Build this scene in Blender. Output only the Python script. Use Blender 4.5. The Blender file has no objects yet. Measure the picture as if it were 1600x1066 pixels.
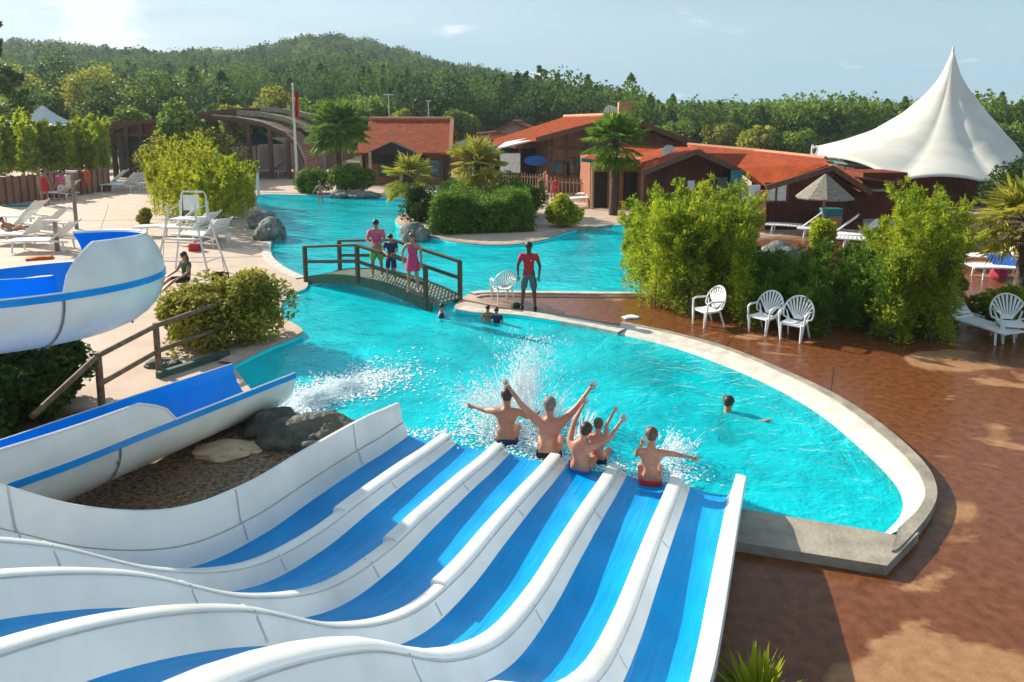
import bpy, bmesh, math, random
import numpy as np
from mathutils import Vector, Matrix
from mathutils.geometry import delaunay_2d_cdt
from math import sin, cos, pi, radians as R
random.seed(7); rng = np.random.default_rng(11)
S = bpy.context.scene
COL = S.collection
# ------------------------------------------------------------------ camera
CH = 5.0; F = 1100.0; PY = 350.0; HZ = 190.0
pitch = math.atan((PY - HZ) / F)
cam = bpy.data.objects.new('camera', bpy.data.cameras.new('camera')); COL.objects.link(cam)
cam.location = (0, 0, CH); cam.rotation_euler = (pi/2 - pitch, 0, 0)
cam.data.sensor_width = 36; cam.data.lens = 36*F/1600; cam.data.shift_y = -(533-PY)/1600
cam.data.clip_end = 6000; cam.data.clip_start = .05
S.camera = cam
# ------------------------------------------------------------------ sky and sun
SUN_TRAVEL = Vector((.80, -.60, 0)).normalized(); ELEV = R(27)
W = bpy.data.worlds.new("World"); S.world = W; W.use_nodes = True
def build_world():
    nt = W.node_tree; N = nt.nodes; L = nt.links; N.clear()
    out = N.new('ShaderNodeOutputWorld'); bg = N.new('ShaderNodeBackground'); bg.inputs[1].default_value = .084
    sky = N.new('ShaderNodeTexSky'); sky.sky_type = 'NISHITA'; sky.sun_disc = False
    sky.sun_elevation = ELEV
    sky.sun_rotation = math.atan2(-SUN_TRAVEL.x, -SUN_TRAVEL.y)
    sky.air_density = 1.0; sky.dust_density = 1.2; sky.ozone_density = 1.0; sky.altitude = 20
    tc = N.new('ShaderNodeTexCoord'); mp = N.new('ShaderNodeMapping'); mp.inputs['Scale'].default_value = (1, 1, 3.2)
    mp.inputs['Location'].default_value = (.35, .1, .12)
    n1 = N.new('ShaderNodeTexNoise'); n1.inputs['Scale'].default_value = 5.5; n1.inputs['Detail'].default_value = 8; n1.inputs['Roughness'].default_value = .56
    L.new(tc.outputs['Generated'], mp.inputs[0]); L.new(mp.outputs[0], n1.inputs['Vector'])
    sx = N.new('ShaderNodeSeparateXYZ'); L.new(tc.outputs['Generated'], sx.inputs[0])
    # more cloud towards the left of the view (west)
    mr = N.new('ShaderNodeMapRange'); mr.inputs[1].default_value = -.75; mr.inputs[2].default_value = .45; mr.inputs[3].default_value = .055; mr.inputs[4].default_value = -.10
    L.new(sx.outputs[0], mr.inputs[0])
    ad = N.new('ShaderNodeMath'); L.new(n1.outputs[0], ad.inputs[0]); L.new(mr.outputs[0], ad.inputs[1])
    cr = N.new('ShaderNodeValToRGB'); cr.color_ramp.elements[0].position = .525; cr.color_ramp.elements[1].position = .61
    cr.color_ramp.elements[1].color = (.9, .9, .9, 1)
    L.new(ad.outputs[0], cr.inputs[0])
    mp2 = N.new('ShaderNodeMapping'); mp2.inputs['Scale'].default_value = (1, 1, 9)
    n2 = N.new('ShaderNodeTexNoise'); n2.inputs['Scale'].default_value = 1.6; n2.inputs['Detail'].default_value = 5
    L.new(tc.outputs['Generated'], mp2.inputs[0]); L.new(mp2.outputs[0], n2.inputs['Vector'])
    veil = N.new('ShaderNodeMapRange'); veil.inputs[1].default_value = .3; veil.inputs[2].default_value = .75; veil.inputs[3].default_value = .5; veil.inputs[4].default_value = .78
    L.new(n2.outputs[0], veil.inputs[0])
    hz = N.new('ShaderNodeMapRange'); hz.inputs[1].default_value = 0; hz.inputs[2].default_value = .2; hz.inputs[3].default_value = .38; hz.inputs[4].default_value = 0
    L.new(sx.outputs[2], hz.inputs[0])
    v2 = N.new('ShaderNodeMath'); v2.use_clamp = True; L.new(veil.outputs[0], v2.inputs[0]); L.new(hz.outputs[0], v2.inputs[1])
    m1 = N.new('ShaderNodeMix'); m1.data_type = 'RGBA'; m1.inputs[7].default_value = (2.5, 3.8, 4.7, 1)
    L.new(v2.outputs[0], m1.inputs[0]); L.new(sky.outputs[0], m1.inputs[6])
    m2 = N.new('ShaderNodeMix'); m2.data_type = 'RGBA'; m2.inputs[7].default_value = (6.2, 6.5, 6.7, 1)
    L.new(cr.outputs[0], m2.inputs[0]); L.new(m1.outputs[2], m2.inputs[6])
    L.new(m2.outputs[2], bg.inputs[0]); L.new(bg.outputs[0], out.inputs[0])
build_world()
sl = bpy.data.lights.new('sun', 'SUN'); sl.energy = 5.0; sl.angle = R(.5); sl.color = (1, .93, .80)
so = bpy.data.objects.new('sun', sl); COL.objects.link(so)
sd = Vector((SUN_TRAVEL.x*cos(ELEV), SUN_TRAVEL.y*cos(ELEV), -sin(ELEV)))
so.rotation_euler = sd.to_track_quat('-Z', 'Y').to_euler()
S.view_settings.view_transform = 'Standard'; S.view_settings.look = 'None'
S.view_settings.exposure = .88; S.view_settings.gamma = 1
# ------------------------------------------------------------------ pixel -> world (photograph pixels, 1600 x 1066)
def ray(x, y):
    v = (y-PY)/F
    return Vector(((x-800)/F, cos(pitch)-v*sin(pitch), -(sin(pitch)+v*cos(pitch))))
def G(x, y, z=0.0):
    r = ray(x, y); k = (z-CH)/r.z
    return Vector((r.x*k, r.y*k, z))
def AT(x, y, Y):
    r = ray(x, y); k = Y/r.y
    return Vector((r.x*k, Y, CH+r.z*k))
# ------------------------------------------------------------------ materials
def mat(name, col, rough=.6, col2=None, scale=3, bump=0, bscale=None, detail=5, spec=.4, metal=0, lo=.35, hi=.65, stretch=None):
    m = bpy.data.materials.new(name); m.use_nodes = True
    nt = m.node_tree; N = nt.nodes; L = nt.links; b = N['Principled BSDF']
    b.inputs['Base Color'].default_value = (*col, 1); b.inputs['Roughness'].default_value = rough
    b.inputs['Specular IOR Level'].default_value = spec; b.inputs['Metallic'].default_value = metal
    tc = N.new('ShaderNodeTexCoord'); src = tc.outputs['Object']
    if stretch:
        mp = N.new('ShaderNodeMapping'); mp.inputs['Scale'].default_value = stretch; L.new(src, mp.inputs[0]); src = mp.outputs[0]
    if col2:
        n = N.new('ShaderNodeTexNoise'); n.inputs['Scale'].default_value = scale; n.inputs['Detail'].default_value = detail
        r = N.new('ShaderNodeMapRange'); r.inputs[1].default_value = lo; r.inputs[2].default_value = hi
        x = N.new('ShaderNodeMix'); x.data_type = 'RGBA'; x.inputs[6].default_value = (*col, 1); x.inputs[7].default_value = (*col2, 1)
        L.new(src, n.inputs['Vector']); L.new(n.outputs[0], r.inputs[0]); L.new(r.outputs[0], x.inputs[0]); L.new(x.outputs[2], b.inputs['Base Color'])
    if bump:
        n = N.new('ShaderNodeTexNoise'); n.inputs['Scale'].default_value = bscale or scale*4; n.inputs['Detail'].default_value = 6
        bp = N.new('ShaderNodeBump'); bp.inputs['Strength'].default_value = bump; bp.inputs['Distance'].default_value = .02
        L.new(src, n.inputs['Vector']); L.new(n.outputs[0], bp.inputs['Height']); L.new(bp.outputs[0], b.inputs['Normal'])
    return m
def leafmat(name, dark, light, trans=.35, tint=False, rough=.6, spec=.15):
    """every leaf its own tone between two greens, some light passing through"""
    m = bpy.data.materials.new(name); m.use_nodes = True
    nt = m.node_tree; N = nt.nodes; L = nt.links; b = N['Principled BSDF']; out = N['Material Output']
    g = N.new('ShaderNodeNewGeometry'); tc = N.new('ShaderNodeTexCoord')
    n = N.new('ShaderNodeTexNoise'); n.inputs['Scale'].default_value = 1.3; n.inputs['Detail'].default_value = 3
    L.new(tc.outputs['Object'], n.inputs['Vector'])
    a = N.new('ShaderNodeMath'); a.operation = 'MULTIPLY_ADD'; a.inputs[1].default_value = .6
    r = N.new('ShaderNodeMapRange'); r.inputs[1].default_value = .3; r.inputs[2].default_value = .7; r.inputs[3].default_value = -.1; r.inputs[4].default_value = .5
    L.new(n.outputs[0], r.inputs[0]); L.new(g.outputs['Random Per Island'], a.inputs[0]); L.new(r.outputs[0], a.inputs[2])
    x = N.new('ShaderNodeMix'); x.data_type = 'RGBA'; x.inputs[6].default_value = (*dark, 1); x.inputs[7].default_value = (*light, 1)
    src = a.outputs[0]
    if tint:
        at = N.new('ShaderNodeAttribute'); at.attribute_name = 'tint'
        s = N.new('ShaderNodeMath'); s.operation = 'MULTIPLY_ADD'; s.inputs[1].default_value = .35
        L.new(g.outputs['Random Per Island'], s.inputs[0]); 
        t = N.new('ShaderNodeMath'); t.operation = 'MULTIPLY'; t.inputs[1].default_value = .7
        L.new(at.outputs['Fac'], t.inputs[0]); L.new(t.outputs[0], s.inputs[2]); src = s.outputs[0]
    L.new(src, x.inputs[0]); L.new(x.outputs[2], b.inputs['Base Color'])
    b.inputs['Roughness'].default_value = rough; b.inputs['Specular IOR Level'].default_value = spec
    tr = N.new('ShaderNodeBsdfTranslucent'); L.new(x.outputs[2], tr.inputs[0])
    ms = N.new('ShaderNodeMixShader'); ms.inputs[0].default_value = trans
    L.new(b.outputs[0], ms.inputs[1]); L.new(tr.outputs[0], ms.inputs[2]); L.new(ms.outputs[0], out.inputs[0])
    return m
def ribmat(name, col, col2, scale, axis='X', bump=.5, rough=.7, nscale=1.5, dark=.6, dist=.04):
    """boards or roof tiles: regular ribs along one axis"""
    m = mat(name, col, rough, col2, nscale, spec=.08)
    nt = m.node_tree; N = nt.nodes; L = nt.links; b = N['Principled BSDF']
    tc = N.new('ShaderNodeTexCoord'); w = N.new('ShaderNodeTexWave'); w.bands_direction = axis; w.inputs['Scale'].default_value = scale
    w.inputs['Distortion'].default_value = .3; w.inputs['Detail Scale'].default_value = 2
    L.new(tc.outputs['Object'], w.inputs['Vector'])
    bp = N.new('ShaderNodeBump'); bp.inputs['Strength'].default_value = bump; bp.inputs['Distance'].default_value = dist
    L.new(w.outputs[1], bp.inputs['Height']); L.new(bp.outputs[0], b.inputs['Normal'])
    mx = [n for n in N if n.type == 'MIX'][0]
    x = N.new('ShaderNodeMix'); x.data_type = 'RGBA'; x.blend_type = 'MULTIPLY'; x.inputs[0].default_value = 1
    r = N.new('ShaderNodeMapRange'); r.inputs[1].default_value = 0; r.inputs[2].default_value = .35; r.inputs[3].default_value = dark; r.inputs[4].default_value = 1
    L.new(w.outputs[1], r.inputs[0]); L.new(mx.outputs[2], x.inputs[6]); L.new(r.outputs[0], x.inputs[7]); L.new(x.outputs[2], b.inputs['Base Color'])
    return m
M = {}
def setup_mats():
    M['white'] = mat('gelcoat_white', (.80, .79, .75), .28, (.60, .59, .55), 1.4, .05, 30, detail=9, lo=.42, hi=.85)
    M['blue'] = mat('gelcoat_blue', (.0, .24, .60), .2, (.0, .30, .70), 1.5, .35, 5, spec=.18)
    M['blue2'] = mat('gelcoat_bright_blue', (.0, .24, .68), .25, (.0, .29, .76), 2, .03, 20, spec=.25)
    M['plastic'] = mat('white_plastic', (.80, .80, .78), .4, (.68, .68, .66), 4)
    M['plastic_blue'] = mat('blue_canvas', (.02, .25, .55), .6, (.03, .32, .62), 6)
    M['steel'] = mat('painted_steel', (.72, .73, .70), .4, (.58, .58, .55), 6)
    M['seam'] = mat('seam_grey', (.40, .40, .38), .6, (.52, .52, .5), 8)
    M['flange'] = mat('bolted_flange', (.12, .11, .10), .7, (.22, .2, .18), 20)
    M['wood'] = mat('rail_wood', (.13, .085, .05), .75, (.22, .15, .09), 9, .3, stretch=(1, 1, 1))
    M['greenwood'] = mat('green_stained_wood', (.03, .075, .055), .7, (.06, .11, .08), 6, .2)
    M['darkrail'] = mat('dark_stained_rail', (.10, .055, .03), .7, (.06, .06, .035), 7, .2)
    M['plank'] = ribmat('bridge_planks', (.16, .24, .19), (.24, .30, .24), 3.3, 'X')
    M['stone'] = mat('kerb_stone', (.36, .31, .24), .8, (.22, .19, .15), 3, .4, 18)
    M['coping'] = mat('white_beach_render', (.62, .57, .49), .6, (.45, .40, .33), 3.5, .15, 40)
    M['pinkstone'] = mat('pink_coping', (.55, .40, .31), .8, (.42, .30, .22), 5, .2)
    M['basin'] = mat('pool_paint', (.0, .72, .80), .7, (.0, .88, .90), .45, lo=.3, hi=.7)
    M['gutter'] = mat('wet_gutter', (.03, .02, .015), .4, (.08, .04, .02), 6)
    M['rock'] = mat('rock', (.26, .26, .23), .85, (.08, .10, .09), 3.2, 1.0, 9)
    for n_ in M['rock'].node_tree.nodes:
        if n_.type == 'BUMP': n_.inputs['Distance'].default_value = .12
    M['rockdark'] = mat('dark_rock', (.035, .045, .04), .7, (.11, .10, .075), 4, 1, 9, detail=9)
    for n_ in M['rockdark'].node_tree.nodes:
        if n_.type == 'BUMP': n_.inputs['Distance'].default_value = .08
    M['roof'] = ribmat('terracotta_tiles', (.78, .14, .035), (.48, .09, .035), 6, 'X', 1.0, .8, 2.2, .5, .07)
    M['roof_y'] = ribmat('terracotta_tiles_y', (.80, .15, .035), (.50, .095, .035), 6, 'Y', 1.0, .8, 2.2, .5, .07)
    M['ridge'] = mat('ridge_tiles', (.52, .25, .15), .8, (.42, .18, .1), 6)
    M['cladding'] = ribmat('weathered_cladding', (.25, .13, .085), (.32, .18, .13), 3.5, 'X', .6, .85, 1.2, .35)
    M['darkclad'] = ribmat('dark_cladding', (.085, .034, .022), (.13, .05, .034), 5, 'X', .5, .8, 1.2, .4)
    M['redclad'] = ribmat('red_brown_cladding', (.28, .075, .04), (.2, .05, .03), 5, 'Y', .5, .8, 1.2, .5)
    M['orangewall'] = ribmat('orange_boards', (.58, .27, .15), (.5, .2, .11), 4, 'X', .4, .8, 1.2, .5)
    M['timber'] = mat('timber_frame', (.10, .045, .03), .7, (.15, .07, .04), 4)
    M['glass'] = mat('window_glass', (.04, .07, .08), .08, (.08, .12, .13), 2, spec=.8)
    M['shade'] = mat('opening_shade', (.02, .018, .016), .8, (.035, .03, .025), 3)  # near-black colour, paints the shade inside openings and porch
    M['canvas'] = mat('tent_canvas', (.66, .62, .54), .65, (.56, .52, .45), .5, .05, 3)
    M['thatch'] = mat('thatch', (.27, .25, .21), .9, (.17, .13, .09), 12, .7, 30, stretch=(1, 1, .3))
    M['teal'] = mat('teal_shutter', (.02, .16, .2), .6, (.03, .2, .24), 3)
    M['trunk'] = mat('bark', (.11, .08, .055), .9, (.05, .035, .025), 8, .8, 20, stretch=(1, 1, .4))
    M['palebark'] = mat('pale_bark', (.30, .25, .19), .9, (.18, .14, .1), 2, .3)
    M['palmtrunk'] = mat('palm_fibre_trunk', (.12, .085, .055), .95, (.05, .035, .022), 12, 1, 25)
    M['skin'] = mat('skin_tan', (.46, .205, .115), .5, (.36, .145, .085), 7)
    M['skin2'] = mat('skin_pink', (.54, .24, .145), .5, (.44, .165, .10), 7)
    M['skindark'] = mat('skin_dark', (.12, .06, .04), .5, (.09, .045, .03), 7)
    M['hair'] = mat('dark_hair', (.025, .015, .010), .5, (.04, .025, .015), 30)
    M['hairgrey'] = mat('grey_hair', (.22, .18, .15), .6, (.14, .11, .09), 30)
    M['hairbrown'] = mat('brown_hair', (.10, .05, .025), .5, (.15, .08, .04), 30)
    M['foam'] = mat('water_foam', (.90, .93, .94), .35, (.80, .90, .92), 8)
    M['gravelpatch'] = mat('pale_slab', (.5, .38, .25), .9, (.4, .28, .18), 5, .4)  # pale tan stone of the loose slabs
    M['cloth_red'] = mat('red_cloth', (.55, .02, .03), .8, (.45, .015, .02), 6)
    for k, c in {'pink': (.62, .12, .22), 'magenta': (.58, .05, .14), 'orange': (.75, .13, .015), 'navy': (.02, .03, .10), 'grey': (.10, .13, .13),
                 'green': (.16, .42, .05), 'dgreen': (.03, .10, .05), 'black': (.012, .012, .014), 'blue': (.02, .12, .45), 'white': (.75, .75, .73), 'teal': (.02, .10, .11)}.items():
        M['c_'+k] = mat('fabric_'+k, c, .85, tuple(v*.75 for v in c), 9)
    M['bamboo'] = leafmat('bamboo_leaves', (.07, .15, .012), (.52, .56, .035), .5)
    M['bambooyel'] = leafmat('yellow_bamboo_leaves', (.10, .17, .010), (.62, .60, .03), .45)
    M['bamboofar'] = leafmat('far_bamboo_leaves', (.16, .25, .012), (.58, .62, .04), .5)
    M['laurel'] = leafmat('dark_shrub_leaves', (.014, .045, .010), (.08, .14, .025), .25)
    M['shrub'] = leafmat('olive_shrub_leaves', (.08, .11, .015), (.52, .46, .07), .4)
    M['hedge'] = leafmat('hedge_leaves', (.025, .085, .010), (.20, .31, .03), .35)
    M['palm'] = leafmat('palm_fronds', (.03, .12, .015), (.24, .36, .04), .4)
    M['palmy'] = leafmat('yellowed_palm_fronds', (.13, .18, .02), (.55, .48, .07), .4)
    M['tree_dark'] = leafmat('dark_tree_leaves', (.02, .07, .02), (.15, .22, .04), .35)
    M['tree_mid'] = leafmat('mid_tree_leaves', (.05, .13, .02), (.32, .40, .06), .4)
    M['tree_yel'] = leafmat('yellow_green_tree_leaves', (.10, .15, .02), (.50, .46, .07), .4)
    M['forest'] = leafmat('pinewood_needles', (.010, .060, .030), (.24, .34, .055), .3, tint=True, rough=.9, spec=.05)
setup_mats()
def water_material():
    m = bpy.data.materials.new('pool_water'); m.use_nodes = True
    nt = m.node_tree; N = nt.nodes; L = nt.links; N.clear()
    out = N.new('ShaderNodeOutputMaterial'); tc = N.new('ShaderNodeTexCoord')
    def noise(scale, detail, dist=0, st=(1, 1, 1)):
        mp = N.new('ShaderNodeMapping'); mp.inputs['Scale'].default_value = st; L.new(tc.outputs['Object'], mp.inputs[0])
        n = N.new('ShaderNodeTexNoise'); n.inputs['Scale'].default_value = scale; n.inputs['Detail'].default_value = detail; n.inputs['Distortion'].default_value = dist
        L.new(mp.outputs[0], n.inputs['Vector']); return n
    a = noise(1.7, 3, .8); b = noise(6.5, 3, .9)
    add = N.new('ShaderNodeMath'); add.operation = 'MULTIPLY_ADD'; add.inputs[1].default_value = .28
    L.new(b.outputs[0], add.inputs[0]); L.new(a.outputs[0], add.inputs[2])
    bp = N.new('ShaderNodeBump'); bp.inputs['Strength'].default_value = 1; bp.inputs['Distance'].default_value = .075
    L.new(add.outputs[0], bp.inputs['Height'])
    gl = N.new('ShaderNodeBsdfGlossy'); gl.inputs['Roughness'].default_value = .04; L.new(bp.outputs[0], gl.inputs['Normal'])
    tr = N.new('ShaderNodeBsdfRefraction'); tr.inputs['IOR'].default_value = 1.12; tr.inputs['Roughness'].default_value = 0; L.new(bp.outputs[0], tr.inputs['Normal'])
    tp = N.new('ShaderNodeBsdfTransparent'); tp.inputs['Color'].default_value = (.5, .98, 1, 1)
    df = N.new('ShaderNodeBsdfDiffuse'); df.inputs['Color'].default_value = (.0, .80, .86, 1); L.new(bp.outputs[0], df.inputs['Normal'])
    mx0 = N.new('ShaderNodeMixShader')
    c = noise(.55, 4, .6); mr = N.new('ShaderNodeMapRange'); mr.inputs[1].default_value = .3; mr.inputs[2].default_value = .7; mr.inputs[3].default_value = .3; mr.inputs[4].default_value = .62
    L.new(c.outputs[0], mr.inputs[0]); L.new(mr.outputs[0], mx0.inputs[0]); L.new(tp.outputs[0], mx0.inputs[1]); L.new(df.outputs[0], mx0.inputs[2])
    fr = N.new('ShaderNodeFresnel'); fr.inputs['IOR'].default_value = 1.2; L.new(bp.outputs[0], fr.inputs['Normal'])
    mx = N.new('ShaderNodeMixShader'); L.new(fr.outputs[0], mx.inputs[0]); L.new(mx0.outputs[0], mx.inputs[1]); L.new(gl.outputs[0], mx.inputs[2])
    L.new(mx.outputs[0], out.inputs[0]); N.remove(tr)
    return m
M['water'] = water_material()
def deck_material():
    """concrete deck: pale pink to the west, wet red-brown round the big pool, dry tan patches, gravel under the slides"""
    m = bpy.data.materials.new('deck_concrete'); m.use_nodes = True
    nt = m.node_tree; N = nt.nodes; L = nt.links; b = N['Principled BSDF']
    tc = N.new('ShaderNodeTexCoord'); P = tc.outputs['Object']; sx = N.new('ShaderNodeSeparateXYZ'); L.new(P, sx.inputs[0])
    def noise(scale, detail=5, dist=0, st=(1, 1, 1)):
        mp = N.new('ShaderNodeMapping'); mp.inputs['Scale'].default_value = st; L.new(P, mp.inputs[0])
        n = N.new('ShaderNodeTexNoise'); n.inputs['Scale'].default_value = scale; n.inputs['Detail'].default_value = detail; n.inputs['Distortion'].default_value = dist
        L.new(mp.outputs[0], n.inputs['Vector']); return n.outputs[0]
    def rng_(v, a, bb, c=0, d=1):
        r = N.new('ShaderNodeMapRange'); r.inputs[1].default_value = a; r.inputs[2].default_value = bb; r.inputs[3].default_value = c; r.inputs[4].default_value = d
        L.new(v, r.inputs[0]); return r.outputs[0]
    def math_(op, x, y):
        n = N.new('ShaderNodeMath'); n.operation = op
        for i, v in ((0, x), (1, y)):
            if isinstance(v, (int, float)): n.inputs[i].default_value = v
            else: L.new(v, n.inputs[i])
        return n.outputs[0]
    def mix(f, a, bb):
        x = N.new('ShaderNodeMix'); x.data_type = 'RGBA'; L.new(f, x.inputs[0])
        for i, v in ((6, a), (7, bb)):
            if isinstance(v, tuple): x.inputs[i].default_value = (*v, 1)
            else: L.new(v, x.inputs[i])
        return x.outputs[2]
    X, Y = sx.outputs[0], sx.outputs[1]
    wob = math_('MULTIPLY', noise(.5, 3), 3.0)
    wet = rng_(noise(.33, 7, .8, (1, 1.7, 1)), .585, .62)                     # big wet / dry patches
    fine = rng_(noise(7, 6), .3, .7)
    grit = rng_(noise(60, 3), .3, .7)
    wetc = mix(fine, (.12, .036, .012), (.225, .075, .026))
    dryc = mix(fine, (.30, .14, .062), (.42, .22, .105))
    brown = mix(wet, wetc, dryc)
    pale = mix(rng_(noise(1.2, 6, .4), .3, .7), (.50, .36, .27), (.60, .46, .36))
    # pale deck west of a line and far back
    side = math_('ADD', math_('ADD', math_('MULTIPLY', X, -1.0), math_('MULTIPLY', Y, .42)), wob)
    fp = rng_(side, 9.6, 10.6)
    far = rng_(math_('ADD', Y, wob), 31, 33)
    fpale = math_('MAXIMUM', fp, far)
    c = mix(fpale, brown, pale)
    # gravel bed between flume and slide
    gx = rng_(math_('ADD', X, math_('MULTIPLY', noise(2.0, 2), .4)), -1.7, -1.9)
    gy = rng_(Y, 11.9, 11.6)
    grav = mix(rng_(noise(16, 8, .5), .35, .65), (.035, .022, .014), (.30, .19, .11))
    gm = math_('MULTIPLY', gx, gy)
    c = mix(gm, c, grav)
    c = mix(math_('MULTIPLY', grit, .22), c, (.05, .035, .025))
    L.new(c, b.inputs['Base Color'])
    rr = math_('ADD', math_('MULTIPLY', math_('MAXIMUM', wet, fpale), .55), .22)
    L.new(rr, b.inputs['Roughness']); b.inputs['Specular IOR Level'].default_value = .25
    bp = N.new('ShaderNodeBump'); bp.inputs['Strength'].default_value = .35; bp.inputs['Distance'].default_value = .02
    hh = math_('ADD', math_('MULTIPLY', noise(24, 6), .5), math_('MULTIPLY', math_('MULTIPLY', noise(14, 8), gm), 2.5))
    L.new(hh, bp.inputs['Height']); L.new(bp.outputs[0], b.inputs['Normal'])
    return m
M['deck'] = deck_material()
M['earth'] = mat('earth_and_grass', (.16, .13, .06), .9, (.06, .085, .025), .12, .2, 2)
# ------------------------------------------------------------------ objects
WM = {}
def wm(o): return WM.get(o.name, Matrix.Identity(4))
def tag(o, label=None, cat=None, group=None, kind=None):
    if label: o['label'] = label
    if cat: o['category'] = cat
    if group: o['group'] = group
    if kind: o['kind'] = kind
    return o
def thing(name, label, cat, loc=(0, 0, 0), rz=0, group=None, kind=None):
    o = bpy.data.objects.new(name, None); COL.objects.link(o)
    o.location = loc; o.rotation_euler = (0, 0, rz); o.empty_display_size = .2
    WM[o.name] = Matrix.Translation(Vector(loc)) @ Matrix.Rotation(rz, 4, 'Z')
    return tag(o, label, cat, group, kind)
def link_mesh(name, me, parent=None):
    o = bpy.data.objects.new(name, me); COL.objects.link(o)
    if parent is not None:
        me.transform(wm(parent).inverted()); o.parent = parent; WM[o.name] = wm(parent)
    return o
class MB:
    """collects shapes (world coordinates, or local ones while the parent sits at the origin) into one mesh"""
    def __init__(s): s.v = []; s.f = []
    def add(s, vs, fs):
        n = len(s.v); s.v += [tuple(v) for v in vs]; s.f += [tuple(i+n for i in f) for f in fs]; return s
    def box(s, c, d, rz=0, rx=0, ry=0):
        m = Matrix.Translation(Vector(c)) @ Matrix.Rotation(rz, 4, 'Z') @ Matrix.Rotation(ry, 4, 'Y') @ Matrix.Rotation(rx, 4, 'X')
        vs = [m @ Vector((x*d[0]/2, y*d[1]/2, z*d[2]/2)) for x in (-1, 1) for y in (-1, 1) for z in (-1, 1)]
        return s.add(vs, [(0, 1, 3, 2), (4, 6, 7, 5), (0, 4, 5, 1), (2, 3, 7, 6), (0, 2, 6, 4), (1, 5, 7, 3)])
    def bar(s, a, b, w, h=None):
        """rectangular bar from a to b"""
        a = Vector(a); b = Vector(b); h = h or w; d = b-a
        q = d.to_track_quat('Y', 'Z'); m = Matrix.Translation((a+b)/2) @ q.to_matrix().to_4x4(); l = d.length
        vs = [m @ Vector((x*w/2, y*l/2, z*h/2)) for x in (-1, 1) for y in (-1, 1) for z in (-1, 1)]
        return s.add(vs, [(0, 1, 3, 2), (4, 6, 7, 5), (0, 4, 5, 1), (2, 3, 7, 6), (0, 2, 6, 4), (1, 5, 7, 3)])
    def tube(s, pts, r, seg=8, cap=True):
        pts = [Vector(p) for p in pts]; n = len(pts); rs = r if isinstance(r, (list, tuple)) else [r]*n
        vs = []; prev = None
        for i, p in enumerate(pts):
            d = (pts[min(i+1, n-1)]-pts[max(i-1, 0)]).normalized()
            if prev is None: x = d.orthogonal().normalized()
            else: x = (prev - d*prev.dot(d)).normalized()
            prev = x; y = d.cross(x)
            vs += [p + (x*cos(2*pi*k/seg) + y*sin(2*pi*k/seg))*rs[i] for k in range(seg)]
        fs = [(i*seg+k, i*seg+(k+1) % seg, (i+1)*seg+(k+1) % seg, (i+1)*seg+k) for i in range(n-1) for k in range(seg)]
        if cap: fs += [tuple(range(seg))[::-1], tuple((n-1)*seg+k for k in range(seg))]
        return s.add(vs, fs)
    def lathe(s, prof, c=(0, 0, 0), seg=24, sx=1, sy=1):
        vs = [(c[0]+r*cos(2*pi*k/seg)*sx, c[1]+r*sin(2*pi*k/seg)*sy, c[2]+z) for r, z in prof for k in range(seg)]
        fs = [(i*seg+k, i*seg+(k+1) % seg, (i+1)*seg+(k+1) % seg, (i+1)*seg+k) for i in range(len(prof)-1) for k in range(seg)]
        return s.add(vs, fs)
    def ell(s, c, r, seg=12, rings=8, rot=None):
        if not isinstance(r, (tuple, list)): r = (r, r, r)
        m = rot or Matrix.Identity(3); vs = []; fs = []
        for i in range(1, rings):
            t = pi*i/rings
            vs += [Vector(c) + m @ Vector((r[0]*sin(t)*cos(2*pi*k/seg), r[1]*sin(t)*sin(2*pi*k/seg), r[2]*cos(t))) for k in range(seg)]
        fs = [(i*seg+k, (i+1)*seg+k, (i+1)*seg+(k+1) % seg, i*seg+(k+1) % seg) for i in range(rings-2) for k in range(seg)]
        n = len(vs); vs += [Vector(c)+m @ Vector((0, 0, r[2])), Vector(c)+m @ Vector((0, 0, -r[2]))]
        fs += [(n, k, (k+1) % seg) for k in range(seg)] + [(n+1, (rings-2)*seg+(k+1) % seg, (rings-2)*seg+k) for k in range(seg)]
        return s.add(vs, fs)
    def loft(s, rows, closed=False, caps=False):
        n = len(rows[0]); vs = [p for r in rows for p in r]; c = n if closed else n-1
        fs = [(i*n+k, i*n+(k+1) % n, (i+1)*n+(k+1) % n, (i+1)*n+k) for i in range(len(rows)-1) for k in range(c)]
        if caps: fs += [tuple(range(n))[::-1], tuple((len(rows)-1)*n+k for k in range(n))]
        return s.add(vs, fs)
    def slab(s, pts, th, up=(0, 0, 1)):
        """polygon pts (top side) given thickness th downwards along -up"""
        pts = [Vector(p) for p in pts]; n = len(pts); u = Vector(up)*th
        return s.add(pts+[p-u for p in pts], [tuple(range(n)), tuple(range(2*n-1, n-1, -1))]+[(i, i+n, (i+1) % n+n, (i+1) % n) for i in range(n)])
    def build(s, name, m, parent=None, smooth=False, bevel=0):
        me = bpy.data.meshes.new(name); me.from_pydata([tuple(v) for v in s.v], [], s.f)
        bm = bmesh.new(); bm.from_mesh(me); bmesh.ops.recalc_face_normals(bm, faces=bm.faces)
        if bevel: bmesh.ops.bevel(bm, geom=bm.edges[:], offset=bevel, segments=1, affect='EDGES', clamp_overlap=True)
        bm.to_mesh(me); bm.free()
        me.materials.append(M[m] if isinstance(m, str) else m)
        o = link_mesh(name, me, parent)
        if smooth:
            for p in me.polygons: p.use_smooth = True
            try: me.set_sharp_from_angle(angle=R(40))
            except Exception: pass
        return o
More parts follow.
